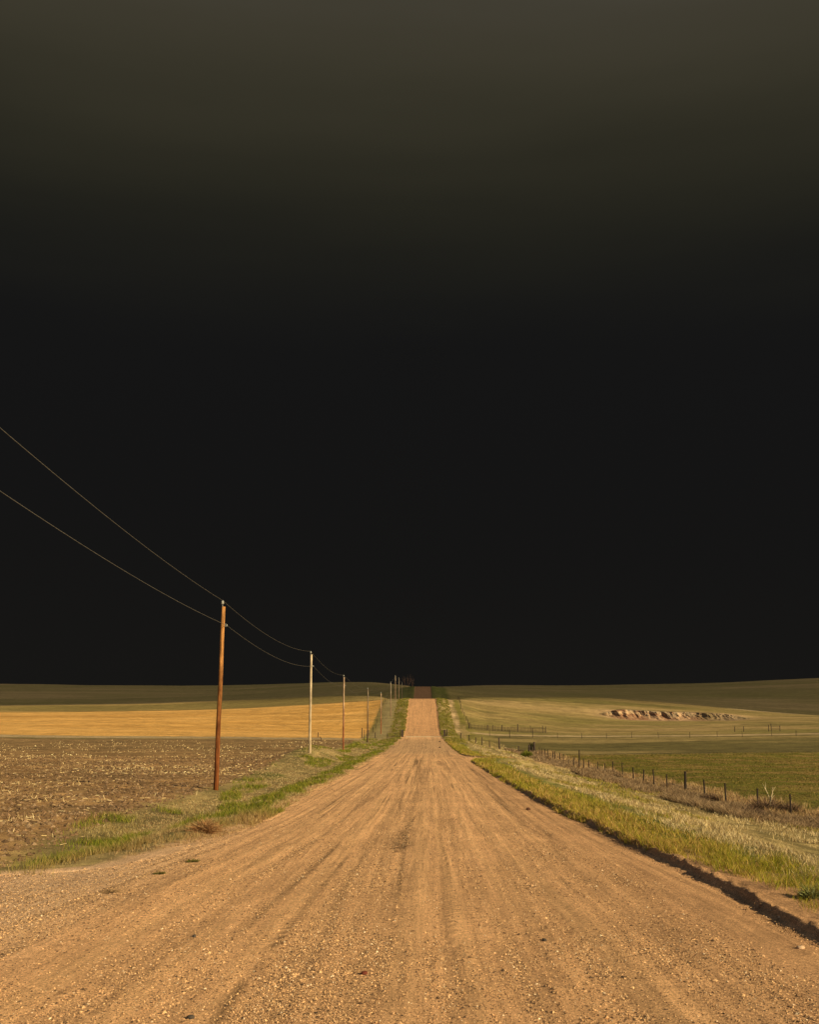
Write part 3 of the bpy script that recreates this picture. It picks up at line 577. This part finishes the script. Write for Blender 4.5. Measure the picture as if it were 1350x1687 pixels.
# loose gravel on the road
X, Y = scatter(1300000, -15, 5.2, 7.0, 60, 1.7); k = (X > -left_w(Y)) & (X < right_w(Y) - .05) & (np.abs(X / Y) < .5); X = X[k]; Y = Y[k]
a_, b_, c_ = streak(X, Y)
g_ = fbm(X * .8, Y * .5, 109, 3)
k = rng.uniform(0, 1, len(X)) < (.30 + .7 * (1 - ss(.38, .56, b_ * .6 + a_ * .4))) * (.35 + .65 * ss(.35, .6, g_)) + .35 * (X < -4.6); X = X[k]; Y = Y[k]
r = np.clip(rng.lognormal(-5.15, .42, len(X)), .003, .032) * (1 + Y * .006)
stones('loose_gravel', X, Y, road_top(X, Y) + r * .15, r, pal(len(X), [(.58, .37, .18), (.72, .56, .36), (.30, .18, .09), (.10, .065, .04), (.64, .40, .20)], [4, .7, 5, 4.5, 3], .15), M_stone,
       'loose gravel strewn over the dirt road', 'gravel')
Y = 9 + 150 * rng.uniform(0, 1, 4200) ** 1.6; X = right_w(Y) + .12 - np.abs(rng.normal(0, .35, 4200)); r = np.clip(rng.lognormal(-4.5, .45, 4200), .005, .035)
stones('bank_rubble', X, Y, H(X, Y) + .01, r, pal(4200, [(.36, .22, .11), (.25, .15, .09), (.5, .36, .22)], [3, 3, .5]), M_stone, 'crumbled dirt and pebbles at the foot of the right bank', 'rubble')

# ------------------------------------------------------------------ bmesh-like builder for hard things
class MB:
    def __init__(s): s.v = []; s.f = []
    def tube(s, pts, rads, n=8, cap=True):
        pts = [np.array(p, float) for p in pts]; base = len(s.v); m = len(pts)
        for i, p in enumerate(pts):
            d = pts[min(i + 1, m - 1)] - pts[max(i - 1, 0)]; d = d / (np.linalg.norm(d) + 1e-9)
            a = np.array([1., 0, 0]) if abs(d[0]) < .8 else np.array([0, 1., 0]); e1 = np.cross(d, a); e1 /= np.linalg.norm(e1); e2 = np.cross(d, e1)
            r = rads[i] if hasattr(rads, '__len__') else rads
            for q in range(n): t = 2 * math.pi * q / n; s.v.append(tuple(p + r * (math.cos(t) * e1 + math.sin(t) * e2)))
        for i in range(m - 1):
            for q in range(n):
                a0 = base + i * n + q; a1 = base + i * n + (q + 1) % n; s.f.append((a0, a1, a1 + n, a0 + n))
        if cap: s.f.append(tuple(base + q for q in range(n))[::-1]); s.f.append(tuple(base + (m - 1) * n + q for q in range(n)))
        return s
    def box(s, c, size, rz=0, tilt=0):
        b = len(s.v); cx, cy, cz = c; hx, hy, hz_ = [v / 2 for v in size]
        for dz in (-1, 1):
            for dx, dy in ((-1, -1), (1, -1), (1, 1), (-1, 1)):
                x, y, z = dx * hx, dy * hy, dz * hz_; x += tilt * z
                s.v.append((cx + x * math.cos(rz) - y * math.sin(rz), cy + x * math.sin(rz) + y * math.cos(rz), cz + z))
        s.f += [(b + 3, b + 2, b + 1, b), (b + 4, b + 5, b + 6, b + 7)] + [(b + i, b + (i + 1) % 4, b + 4 + (i + 1) % 4, b + 4 + i) for i in range(4)]
        return s
    def build(s, name, mat, parent=None, smooth=False):
        me = bpy.data.meshes.new(name); me.from_pydata(s.v, [], s.f); me.update()
        if smooth: me.polygons.foreach_set('use_smooth', [True] * len(me.polygons))
        return link(name, me, mat, parent)

# ------------------------------------------------------------------ utility poles
W_or = wood_material('pole_wood_orange', (.42, .20, .06), (.17, .055, .014), dark=.25); W_pale = wood_material('pole_wood_pale', (.43, .35, .23), (.40, .31, .19), dark=.6)
W_red = wood_material('pole_wood_red', (.40, .28, .18), (.24, .085, .035)); W_dark = wood_material('pole_wood_dark', (.20, .15, .10), (.10, .06, .035)); W_grey = wood_material('pole_wood_grey', (.30, .25, .18), (.22, .14, .09))
# px of base, Y, px row of the top, px row of the lower wire, material, label
POLES = [(358.5, 50, 990, 1030, W_or, 'tall rust orange wooden utility pole nearest the camera, at the ploughed field edge', .013, .115),
         (511, 95, 1073, 1097, W_pale, 'pale weathered utility pole, second in the row from the camera', .001, .125),
         (566, 140, 1112, 1129, W_red, 'third utility pole, pale top and red brown foot, in front of the gold field', .001, .115),
         (606, 185, 1133, 1147, W_dark, 'dark brown utility pole, fourth in the row, beside the left fence corner', 0, .12),
         (628, 230, 1140, 1151, W_red, 'thin reddish utility pole at the right end of the gold field', 0, .11),
         (644, 275, 1123, 1132, W_grey, 'grey utility pole with a dark foot halfway up the far slope', -.001, .12),
         (651.5, 320, 1112, 1120, W_grey, 'distant utility pole at the crest, tallest against the black sky', 0, .12),
         (657.5, 365, 1116, 1123, W_grey, 'distant utility pole just behind the crest, second against the sky', 0, .12),
         (662.5, 410, 1123, 1129, W_grey, 'small utility pole beyond the crest, barely above the skyline', 0, .12)]
tops = []; lows = []
for i, (px, Y, ty, ly_, mat, lab, tilt, r0) in enumerate(POLES):
    x = colx(px, Y, 1200); z0 = Hs(x, Y); zt = CAMZ + ray(px, ty)[1] * Y; zl = CAMZ + ray(px, ly_)[1] * Y; hgt = zt - z0 - .28
    t = empty('utility_pole', (x, Y, z0)); tag(t, lab, 'utility pole', 'utility poles along the left side of the road')
    pts = [(tilt * hgt * k / 10 + .01 * math.sin(k * 1.3 + i), 0, -.4 + (hgt + .4) * k / 10) for k in range(11)]
    MB().tube(pts, [r0 * (1.08 - .03 * k) for k in range(11)], 18).build('shaft', mat, t, True)
    tx = tilt * hgt
    MB().tube([(tx - .05, -.02, hgt - .25), (tx - .05, -.02, hgt + .16)], .018, 8).build('pin', M_galv, t)
    MB().tube([(tx - .05, -.02, hgt + .12), (tx - .05, -.02, hgt + .15), (tx - .05, -.02, hgt + .20), (tx - .05, -.02, hgt + .23), (tx - .05, -.02, hgt + .28), (tx - .05, -.02, hgt + .30)],
              [.05, .075, .06, .075, .045, .03], 12).build('insulator', M_glass, t, True)
    b = MB(); b.box((tx - .035, -.02, hgt - .22), (.05, .26, .34) if False else (.05, .09, .5)); b.build('top_bracket', M_galv, t)
    lz = zl - z0
    n_ = MB(); n_.box((tilt * lz + r0 + .02, 0, lz), (.06, .05, .16)); n_.build('neutral_bracket', M_galv, t)
    MB().tube([(tilt * lz + r0 + .08, 0, lz - .045), (tilt * lz + r0 + .08, 0, lz - .015), (tilt * lz + r0 + .08, 0, lz + .015), (tilt * lz + r0 + .08, 0, lz + .045)], [.04, .028, .028, .04], 10).build('spool', M_glass, t)
    tops.append((x + tx - .05, Y - .02, z0 + hgt + .30)); lows.append((x + tilt * lz + r0 + .08, Y, zl))
xa, za = ray(0, 705); xb, zb_ = ray(0, 809)
def wire(P, name, lab, first, r):
    m = MB(); pts = []
    Q = [first] + P
    for i, (a, b) in enumerate(zip(Q[:-1], Q[1:])):
        n = 28; sag = .62
        for k in range(n if i < len(Q) - 2 else n + 1):
            t = k / n; pts.append((a[0] + (b[0] - a[0]) * t, a[1] + (b[1] - a[1]) * t, a[2] + (b[2] - a[2]) * t - 4 * sag * t * (1 - t)))
    m.tube(pts, r, 6); tag(m.build(name, M_wire, None, True), lab, 'wire', 'power line wires')
def first_pt(P1, px, py):    # the pole behind the camera, placed so that the span crosses the frame edge where it does in the photo
    X0, Y0 = -10.3, 5.0; a, b = ray(px, py); Y = (P1[0] - (P1[0] - X0) / (P1[1] - Y0) * P1[1]) / (a - (P1[0] - X0) / (P1[1] - Y0))
    t = (Y - Y0) / (P1[1] - Y0); z = CAMZ + b * Y; return (X0, Y0, (z + 4 * .62 * t * (1 - t) - P1[2] * t) / (1 - t))
wire(tops, 'power_line', 'upper power line wire sagging between the tops of the utility poles', first_pt(tops[0], 0, 705), .0095)
wire(lows, 'power_line', 'lower power line wire strung below the pole tops', first_pt(lows[0], 0, 809), .0095)

# ------------------------------------------------------------------ fences
def fence(name, pts, mat, label, cat='fence', hgt=1.25, r=.04, wires=(1.15, .85, .55), hv=None, wr=.005):
    t = empty(name, (pts[0][0], pts[0][1], Hs(*pts[0]))); o = np.array(t.location); tag(t, label, cat)
    tp = []
    for i, (x, y) in enumerate(pts):
        z = Hs(x, y); h = (hv[i] if hv else hgt) * random.uniform(.94, 1.06); a, b = random.uniform(-.05, .05), random.uniform(-.04, .04); rr = r * random.uniform(.85, 1.15) * (1.5 if h > 1.6 else 1)
        m = MB().tube([(0, 0, -.35), (a * h * .5, b * h * .5, h * .5), (a * h, b * h, h)], [rr, rr * .97, rr * .9], 7)
        p = m.build('fence_post', mat, t); p.location = (x - o[0], y - o[1], z - o[2]); tp.append((x - o[0], y - o[1], z - o[2], a, b))
    for hw in wires:
        m = MB(); q = []
        for (x, y, z, a, b), (x1, y1, z1, a1, b1) in zip(tp[:-1], tp[1:]):
            for k in range(4): s_ = k / 4; q.append((x + a * hw + (x1 - x) * s_, y + b * hw - r + (y1 - y) * s_, z + hw + (z1 - z) * s_ - .03 * 4 * s_ * (1 - s_)))
        q.append((tp[-1][0], tp[-1][1] - r, tp[-1][2] + hw)); m.tube(q, wr, 4); m.build('strand', M_wire, t)
    return t
XF = 20.8
pxs = [1372, 1300, 1244, 1195, 1159, 1128, 1099.6, 1077, 1061, 1043, 1026.7, 1011, 997, 984.7, 972, 963, 954, 944.5, 937, 929, 922, 916, 910.5, 904, 899.6, 894.5, 890]
hv = [1.25] * len(pxs); hv[5] = 1.5; hv[16] = 2.1; hv[7] = 1.4
fence('wire_fence', [(XF + random.uniform(-.1, .1), XF / ray(p, 1250)[0]) for p in pxs], M_tpost, 'long wire fence with thin dark posts running through brush beside the green crop', hv=[h * 1.12 for h in hv], r=.062)
Yc = XF / ray(880.7, 1235)[0]
# corner brace of the fence with its dark shrub
def gnarled(loc, hgt, r, label, group):
    t = empty('corner_post', loc); tag(t, label, 'post', group)
    MB().tube([(0, 0, -.4), (.02, 0, hgt * .5), (.0, 0, hgt)], [r, r * .95, r * .85], 12).build('post', M_post, t)
    for k in (.35, .8): MB().tube([(-r * 1.15, -r, hgt * k), (0, -r * 1.25, hgt * k + .02), (r * 1.15, -r, hgt * k), (0, r * 1.2, hgt * k), (-r * 1.15, -r, hgt * k)], .012, 5).build('wire_wrap', M_wire, t)
gnarled((XF, Yc, Hs(XF, Yc)), 2.0, .19, 'thick dark corner post, taller of the two where the wire fence turns', 'corner posts of the wire fence')
xq = colx(872, Yc - 2, 1230); gnarled((xq, Yc - 2, Hs(xq, Yc - 2)), 1.5, .17, 'shorter grey corner post just left of the dark one', 'corner posts of the wire fence')
def twigs(name, loc, n, rad, hgt, cols, label, cat, group=None, wd=.02, up=.5, mat=None, leaf=False):
    d = rng.normal(0, 1, (n, 3)); d[:, 2] = np.abs(d[:, 2]) * up + .1; d /= np.linalg.norm(d, axis=1)[:, None]
    st = rng.uniform(0, .75, n)[:, None]; ln = rng.uniform(.25, .6, n)[:, None]; S = np.array([rad, rad, hgt])
    a = d * st * S; kink = rng.normal(0, .35, (n, 3)); b = a + (d + kink) * ln * S * .8; b[:, 2] = np.clip(b[:, 2], .01, hgt * 1.1)
    side = np.cross(b - a, rng.normal(0, 1, (n, 3))); side = side / (np.linalg.norm(side, axis=1)[:, None] + 1e-9) * wd / 2
    V = np.stack([a - side, a + side, b + side * .4, b - side * .4], 1).reshape(-1, 3); Fa = np.arange(4 * n).reshape(-1, 4)
    me = np_mesh(name, V, Fa, False, np.repeat(cols, 4, 0)); o = link(name, me, mat or M_straw); o.location = loc; tag(o, label, cat, group); return o
BR = [(.12, .075, .045), (.17, .11, .07), (.08, .05, .03), (.24, .16, .10)]
for (px, py, rad, hg, lab) in [(1262, 1338, 1.15, .95, 'dark tangled brush clump at the foot of the bare sapling'), (1301, 1340, .85, .8, 'dark brush clump around the rightmost fence post'),
                               (1235, 1345, .9, .6, 'low dark brush clump left of the bare sapling'), (1172, 1318, .9, .55, 'low brown brush clump under the wire between two fence posts'),
                               (1105, 1298, .8, .55, 'small brown brush clump below the taller fence post'), (1340, 1360, 1.1, .5, 'brown brush clump at the right edge of the photo')]:
    x, y = ground_at(px, py); twigs('brush_clump', (x, y, Hs(x, y) - .05), 2600, rad, hg, pal(2600, BR, [4, 4, 3, 1]), lab, 'brush', 'brush clumps along the fence', .022)
x, y = ground_at(868, 1246); twigs('green_shrub', (x, y, Hs(x, y)), 1400, 1.0, 1.0, pal(1400, [(.14, .17, .02), (.20, .20, .03)], [1, 1]), 'bright green weed clump below the corner posts', 'shrub', None, .06, mat=M_blade)
x, y = XF - .3, Yc + 1.2; twigs('dark_shrub', (x, y, Hs(x, y)), 1600, .75, 1.6, pal(1600, [(.05, .055, .02), (.08, .07, .03)], [1, 1]), 'dark bushy shrub growing behind the corner post', 'shrub', None, .05, up=1.4, mat=M_blade)
x, y = ground_at(1335, 1480); twigs('green_shrub', (x, y, Hs(x, y)), 700, .18, .2, pal(700, [(.20, .22, .07), (.26, .28, .12), (.22, .20, .04)], [1, 1, 1]), 'small leafy green weed at the lip of the bank at lower right', 'shrub', None, .014, mat=M_blade)
x, y = ground_at(338, 1372); twigs('rusty_weed', (x, y, Hs(x, y)), 1500, .5, .34, pal(1500, [(.32, .17, .07), (.22, .11, .045), (.38, .24, .11)], [1, 1, 1]), 'rust brown dried weed clump at the left road edge below the first pole', 'shrub', None, .01, up=1.2)
# road weeds
for px, py, s_, lab in [(317, 1421, .15, 'small green weed growing alone in the left side of the road'), (263, 1441, .12, 'flat green sprig on the road left of the lone weed')]:
    x, y = road_pt(px, py); twigs('road_weed', (x, y, float(road_top(np.array([x]), np.array([y]))[0])), 260, s_, s_ * .45, pal(260, [(.10, .11, .02), (.16, .13, .04)], [1, 1]), lab, 'weed', 'weeds on the road', .01, mat=M_blade)
x, y = road_pt(182, 1471); twigs('dry_sprig', (x, y, float(road_top(np.array([x]), np.array([y]))[0])), 160, .17, .05, pal(160, [(.2, .125, .06), (.3, .2, .1)], [1, 1]), 'dark dry sprig lying on the pale gravel at left', 'weed', 'weeds on the road', .012)

# bare sapling by the fence
def branchy(name, loc, hgt, mat, label, cat, group=None, r0=.03, nb=4, spread=.5, seed=1, fork=.35, depth=3):
    R = random.Random(seed); t = empty(name, loc); tag(t, label, cat, group)
    tr = MB(); br = MB()
    def grow(mb, p, d, L_, r, dep):
        pts = [p]; q = np.array(p, float); d = np.array(d, float)
        for k in range(4):
            d = d + np.array([R.uniform(-.12, .12), R.uniform(-.12, .12), R.uniform(-.02, .08)]); d /= np.linalg.norm(d); q = q + d * L_ / 4; pts.append(tuple(q))
        mb.tube(pts, [r * (1 - .14 * k) for k in range(5)], 6)
        if dep > 0:
            for k in range(nb):
                j = R.choice([2, 3, 4]); a = R.uniform(0, 6.28); e = d + spread * np.array([math.cos(a), math.sin(a), R.uniform(0, .5)]); e /= np.linalg.norm(e)
                grow(br, pts[j], e, L_ * R.uniform(.5, .85), r * .5, dep - 1)
    grow(tr, (0, 0, -.1), (0, 0, 1), hgt * fork, r0, depth)
    tr.build('trunk', mat, t, True); br.build('branches', mat, t, True); return t
M_bark = plain_material('pale_bark', (.62, .50, .30), .8, 0, 6); M_bark2 = plain_material('red_brown_bark', (.13, .08, .055), .9, 0, 2)
x = colx(1269, 64.5, 1315); branchy('bare_sapling', (x, 64.5, Hs(x, 64.5)), 2.1, M_bark, 'pale leafless sapling standing behind the wire fence at right', 'tree', None, .055, 3, .55, 5, .42, 2)
for i, (px, Y, top, lab) in enumerate([(673, 575, 1106, 'tallest of the thin bare trees beyond the crest left of the road'), (668, 590, 1113, 'slender bare tree just left of the tallest one on the skyline'),
                                       (677.5, 585, 1114, 'slender bare tree just right of the tallest one on the skyline'), (670.8, 605, 1110, 'bare tree with a narrow crown crowding behind the tallest one'), (680, 580, 1120, 'shortest bare tree at the right end of the skyline group')]):
    x = colx(px, Y, 1120); z0 = Hs(x, Y); zt = CAMZ + ray(px, top)[1] * Y; hg = (zt - z0)
    branchy('bare_tree', (x, Y, z0), hg, M_bark2, lab, 'tree', 'bare trees on the skyline', .11, 4, .28, 20 + i, .42, 3)

# east-west wire fence on the right, at the pale track
def on(px, Y, py=1208): return (colx(px, Y, py), Y)
ew = [807, 840, 878, 919, 959, 999.5, 1041, 1085, 1137, 1182, 1223.5, 1272, 1312, 1352]
fence('cross_fence', [on(p, 232) for p in ew], M_tpost, 'wire fence crossing the right fields along the pale track', hv=[1.3, 1.9, 1.9, 1.2] + [1.25] * 10, r=.05, wires=(1.1, .7), wr=.007)
# picket windbreak behind it
def picket_fence():
    pp = [773.9, 803.7, 813, 827.8, 853.5, 874.5, 894.5, 899.6]; P = [on(p, 250, 1203) for p in pp]; t = empty('picket_fence', (P[0][0], P[0][1], Hs(*P[0]))); o = np.array(t.location)
    tag(t, 'dark slatted picket windbreak behind the cross fence, right of the cattle guard', 'fence')
    for i, (x, y) in enumerate(P):
        m = MB().tube([(0, 0, -.3), (0, 0, 1.85 if i == 4 else random.uniform(1.3, 1.6))], .12 if i in (0, 1, 3, 4) else .08, 8); p = m.build('fence_post', M_post, t); p.location = (x - o[0], y - o[1], Hs(x, y) - o[2])
    for (x0, y0), (x1, y1) in zip(P[:-1], P[1:]):
        m = MB(); n = max(3, int((x1 - x0) / .32))
        for k in range(1, n):
            x = x0 + (x1 - x0) * k / n; z = Hs(x, y0); m.box((x - o[0], y0 - o[1] - .03, z - o[2] + .58), (.07, .02, 1.1 + random.uniform(-.12, .12)), 0, random.uniform(-.04, .04))
        for hh in (.3, .9): z0 = Hs(x0, y0); z1 = Hs(x1, y1); m.tube([(x0 - o[0], y0 - o[1] - .06, z0 - o[2] + hh), (x1 - o[0], y1 - o[1] - .06, z1 - o[2] + hh)], .02, 4)
        m.build('picket_panel', M_post, t)
picket_fence()
# wings that funnel the fences to the cattle guard
fence('wing_fence', [(4.9, 216), (7.6, 213), (9.2, 209), (10.2, 204), (11.2, 200), (12.4, 196), (13.8, 189.5), (17.5, 192), (20.2, 194)], M_post, 'short post and wire fence flaring from the cattle guard down to the corner posts', hgt=1.3, r=.10, wires=(1.1, .6), hv=[1.5, 1.1, 1.2, 1.1, 1.4, 1.2, 2.1, 1.2, 1.2], wr=.008)
fence('wing_fence', [(-4.8, 216), (-7.4, 214), (-9.8, 211), (-12.4, 209), (-16, 207), (-21, 206.5)], M_post, 'low post and wire fence leading left from the cattle guard past the poles', hgt=1.2, r=.08, wires=(1.0, .6), hv=[1.4, .9, 1.1, 1.9, 1.2, 1.0], wr=.008)
fence('hill_fence', [(-11.8 + .4 * math.sin(k), 222 + k * 13) for k in range(9)], M_tpost, 'sparse fence climbing the far slope at the right end of the gold field', r=.06, wires=(1.0,))
fence('slope_fence', [(10.9 + .2 * math.sin(k), 250 + k * 9) for k in range(10)], M_tpost, 'row of small posts climbing the hill beside the washed sandy ditch', r=.07, wires=(1.0,))
# cattle guard
def cattle_guard():
    z = float(road_z(215)); t = empty('cattle_guard', (0, 215, z)); tag(t, 'cattle guard across the dirt road at the bottom of the dip', 'cattle guard')
    m = MB()
    for k in range(9): m.tube([(-3.7, -1.1 + k * .27, .03), (3.7, -1.1 + k * .27, .03)], .045, 8)
    m.build('rails', plain_material('worn_steel_rails', (.50, .36, .21), .6, .1), t)
    MB().box((0, -1.45, .0), (7.6, .28, .14)).build('sill', plain_material('concrete_sill', (.52, .40, .26), .9), t)
    for sx in (-1, 1):
        w_ = MB(); x = sx * 4.35
        w_.tube([(x, -1.2, -.3), (x, -1.2, 1.45)], .11, 10).tube([(x, 1.0, -.3), (x, 1.0, 1.35)], .11, 10)
        for hh in (.35, .75, 1.15): w_.tube([(x, -1.2, hh), (x, 1.0, hh)], .06, 6)
        w_.tube([(x, -1.15, .15), (x, .95, 1.2)], .06, 6)
        w_.box((x, -1.34, .78), (.46, .05, 1.45))
        w_.build('wing', M_post, t)
cattle_guard()
# little field gate and loose posts on the right-hand rise
def gate():
    x0, Y = on(1267, 252, 1198); x1, _ = on(1285.5, 252, 1198); z = Hs(x0, Y); t = empty('field_gate', (x0, Y, z)); tag(t, 'small rail gate between posts behind the cross fence at far right', 'gate')
    for x, h in ((0, 1.6), (.6, 1.8), (x1 - x0, 1.4)): MB().tube([(x, 0, -.3), (x, 0, h)], .09, 8).build('fence_post', M_post, t)
    g = MB()
    for hh in (.35, .75, 1.15): g.tube([(.6, -.1, hh), (x1 - x0, -.1, hh)], .035, 6)
    g.build('rails', M_post, t)
gate()
for px, lab in ((1210.7, 'lone post standing left of the small field gate'), (1225.5, 'leaning post nearest left of the small field gate')):
    x, Y = on(px, 252, 1198); t = MB().tube([(0, 0, -.3), (.05, 0, 1.3)], [.09, .08], 8).build('fence_post', M_post); t.location = (x, Y, Hs(x, Y)); tag(t, lab, 'post', 'loose posts on the rise')
x, Y = on(529, 193, 1216); t = MB().tube([(0, 0, -.2), (.02, 0, .45), (-.12, 0, .62), (-.35, 0, .66)], .07, 8).build('bent_post', M_post); t.location = (x, Y, Hs(x, Y)); tag(t, 'short bent dark post at the edge of the pale track, left of the third pole', 'post')
x, Y = on(600, 196, 1214); t = MB().tube([(0, 0, -.3), (0.03, 0, 1.9)], [.06, .05], 8).build('fence_post', M_post); t.location = (x, Y, Hs(x, Y)); tag(t, 'thin post just left of the fourth utility pole', 'post')

# single stones on the road
def rock(px, py, r, c, lab, h=.65):
    x, y = road_pt(px, py); me = bpy.data.meshes.new('stone'); import bmesh
    bm = bmesh.new(); bmesh.ops.create_icosphere(bm, subdivisions=3, radius=1)
    sx, sy = rng.uniform(.8, 1.2, 2); sd = rng.uniform(0, 50)
    for v_ in bm.verts:
        k = 1 + .45 * (float(fbm(np.array([v_.co.x * 1.4 + sd]), np.array([v_.co.y * 1.4 + v_.co.z * 1.7]), 5, 3)[0]) - .5); v_.co = (v_.co.x * k * sx * r, v_.co.y * k * sy * r, v_.co.z * k * h * r)
    bm.to_mesh(me); bm.free(); o = link('stone', me, plain_material('stone', c, .9, 0, 40)); o.location = (x, y, float(road_top(np.array([x]), np.array([y]))[0]) + r * h * .5); tag(o, lab, 'stone', 'single stones on the road')
rock(725, 1222, .17, (.05, .035, .02), 'dark clod on the road before the cattle guard, farther of two')
rock(725, 1231.5, .15, (.05, .035, .02), 'dark clod on the road before the cattle guard, nearer of two')
rock(600, 1604, .035, (.13, .035, .02), 'dark red stone near the bottom centre of the road')
rock(871, 1335, .09, (.10, .05, .03), 'dark red stone at the right side of the road below the bank')
rock(897, 1550, .03, (.06, .05, .04), 'black pebble on the right wheel track'); rock(320, 1544, .028, (.07, .06, .05), 'black pebble on the left wheel track')
rock(1320, 1566, .04, (.60, .42, .26), 'pale stone near the right edge of the photo'); rock(314, 1680, .03, (.06, .05, .04), 'dark stone cut by the bottom edge of the photo')
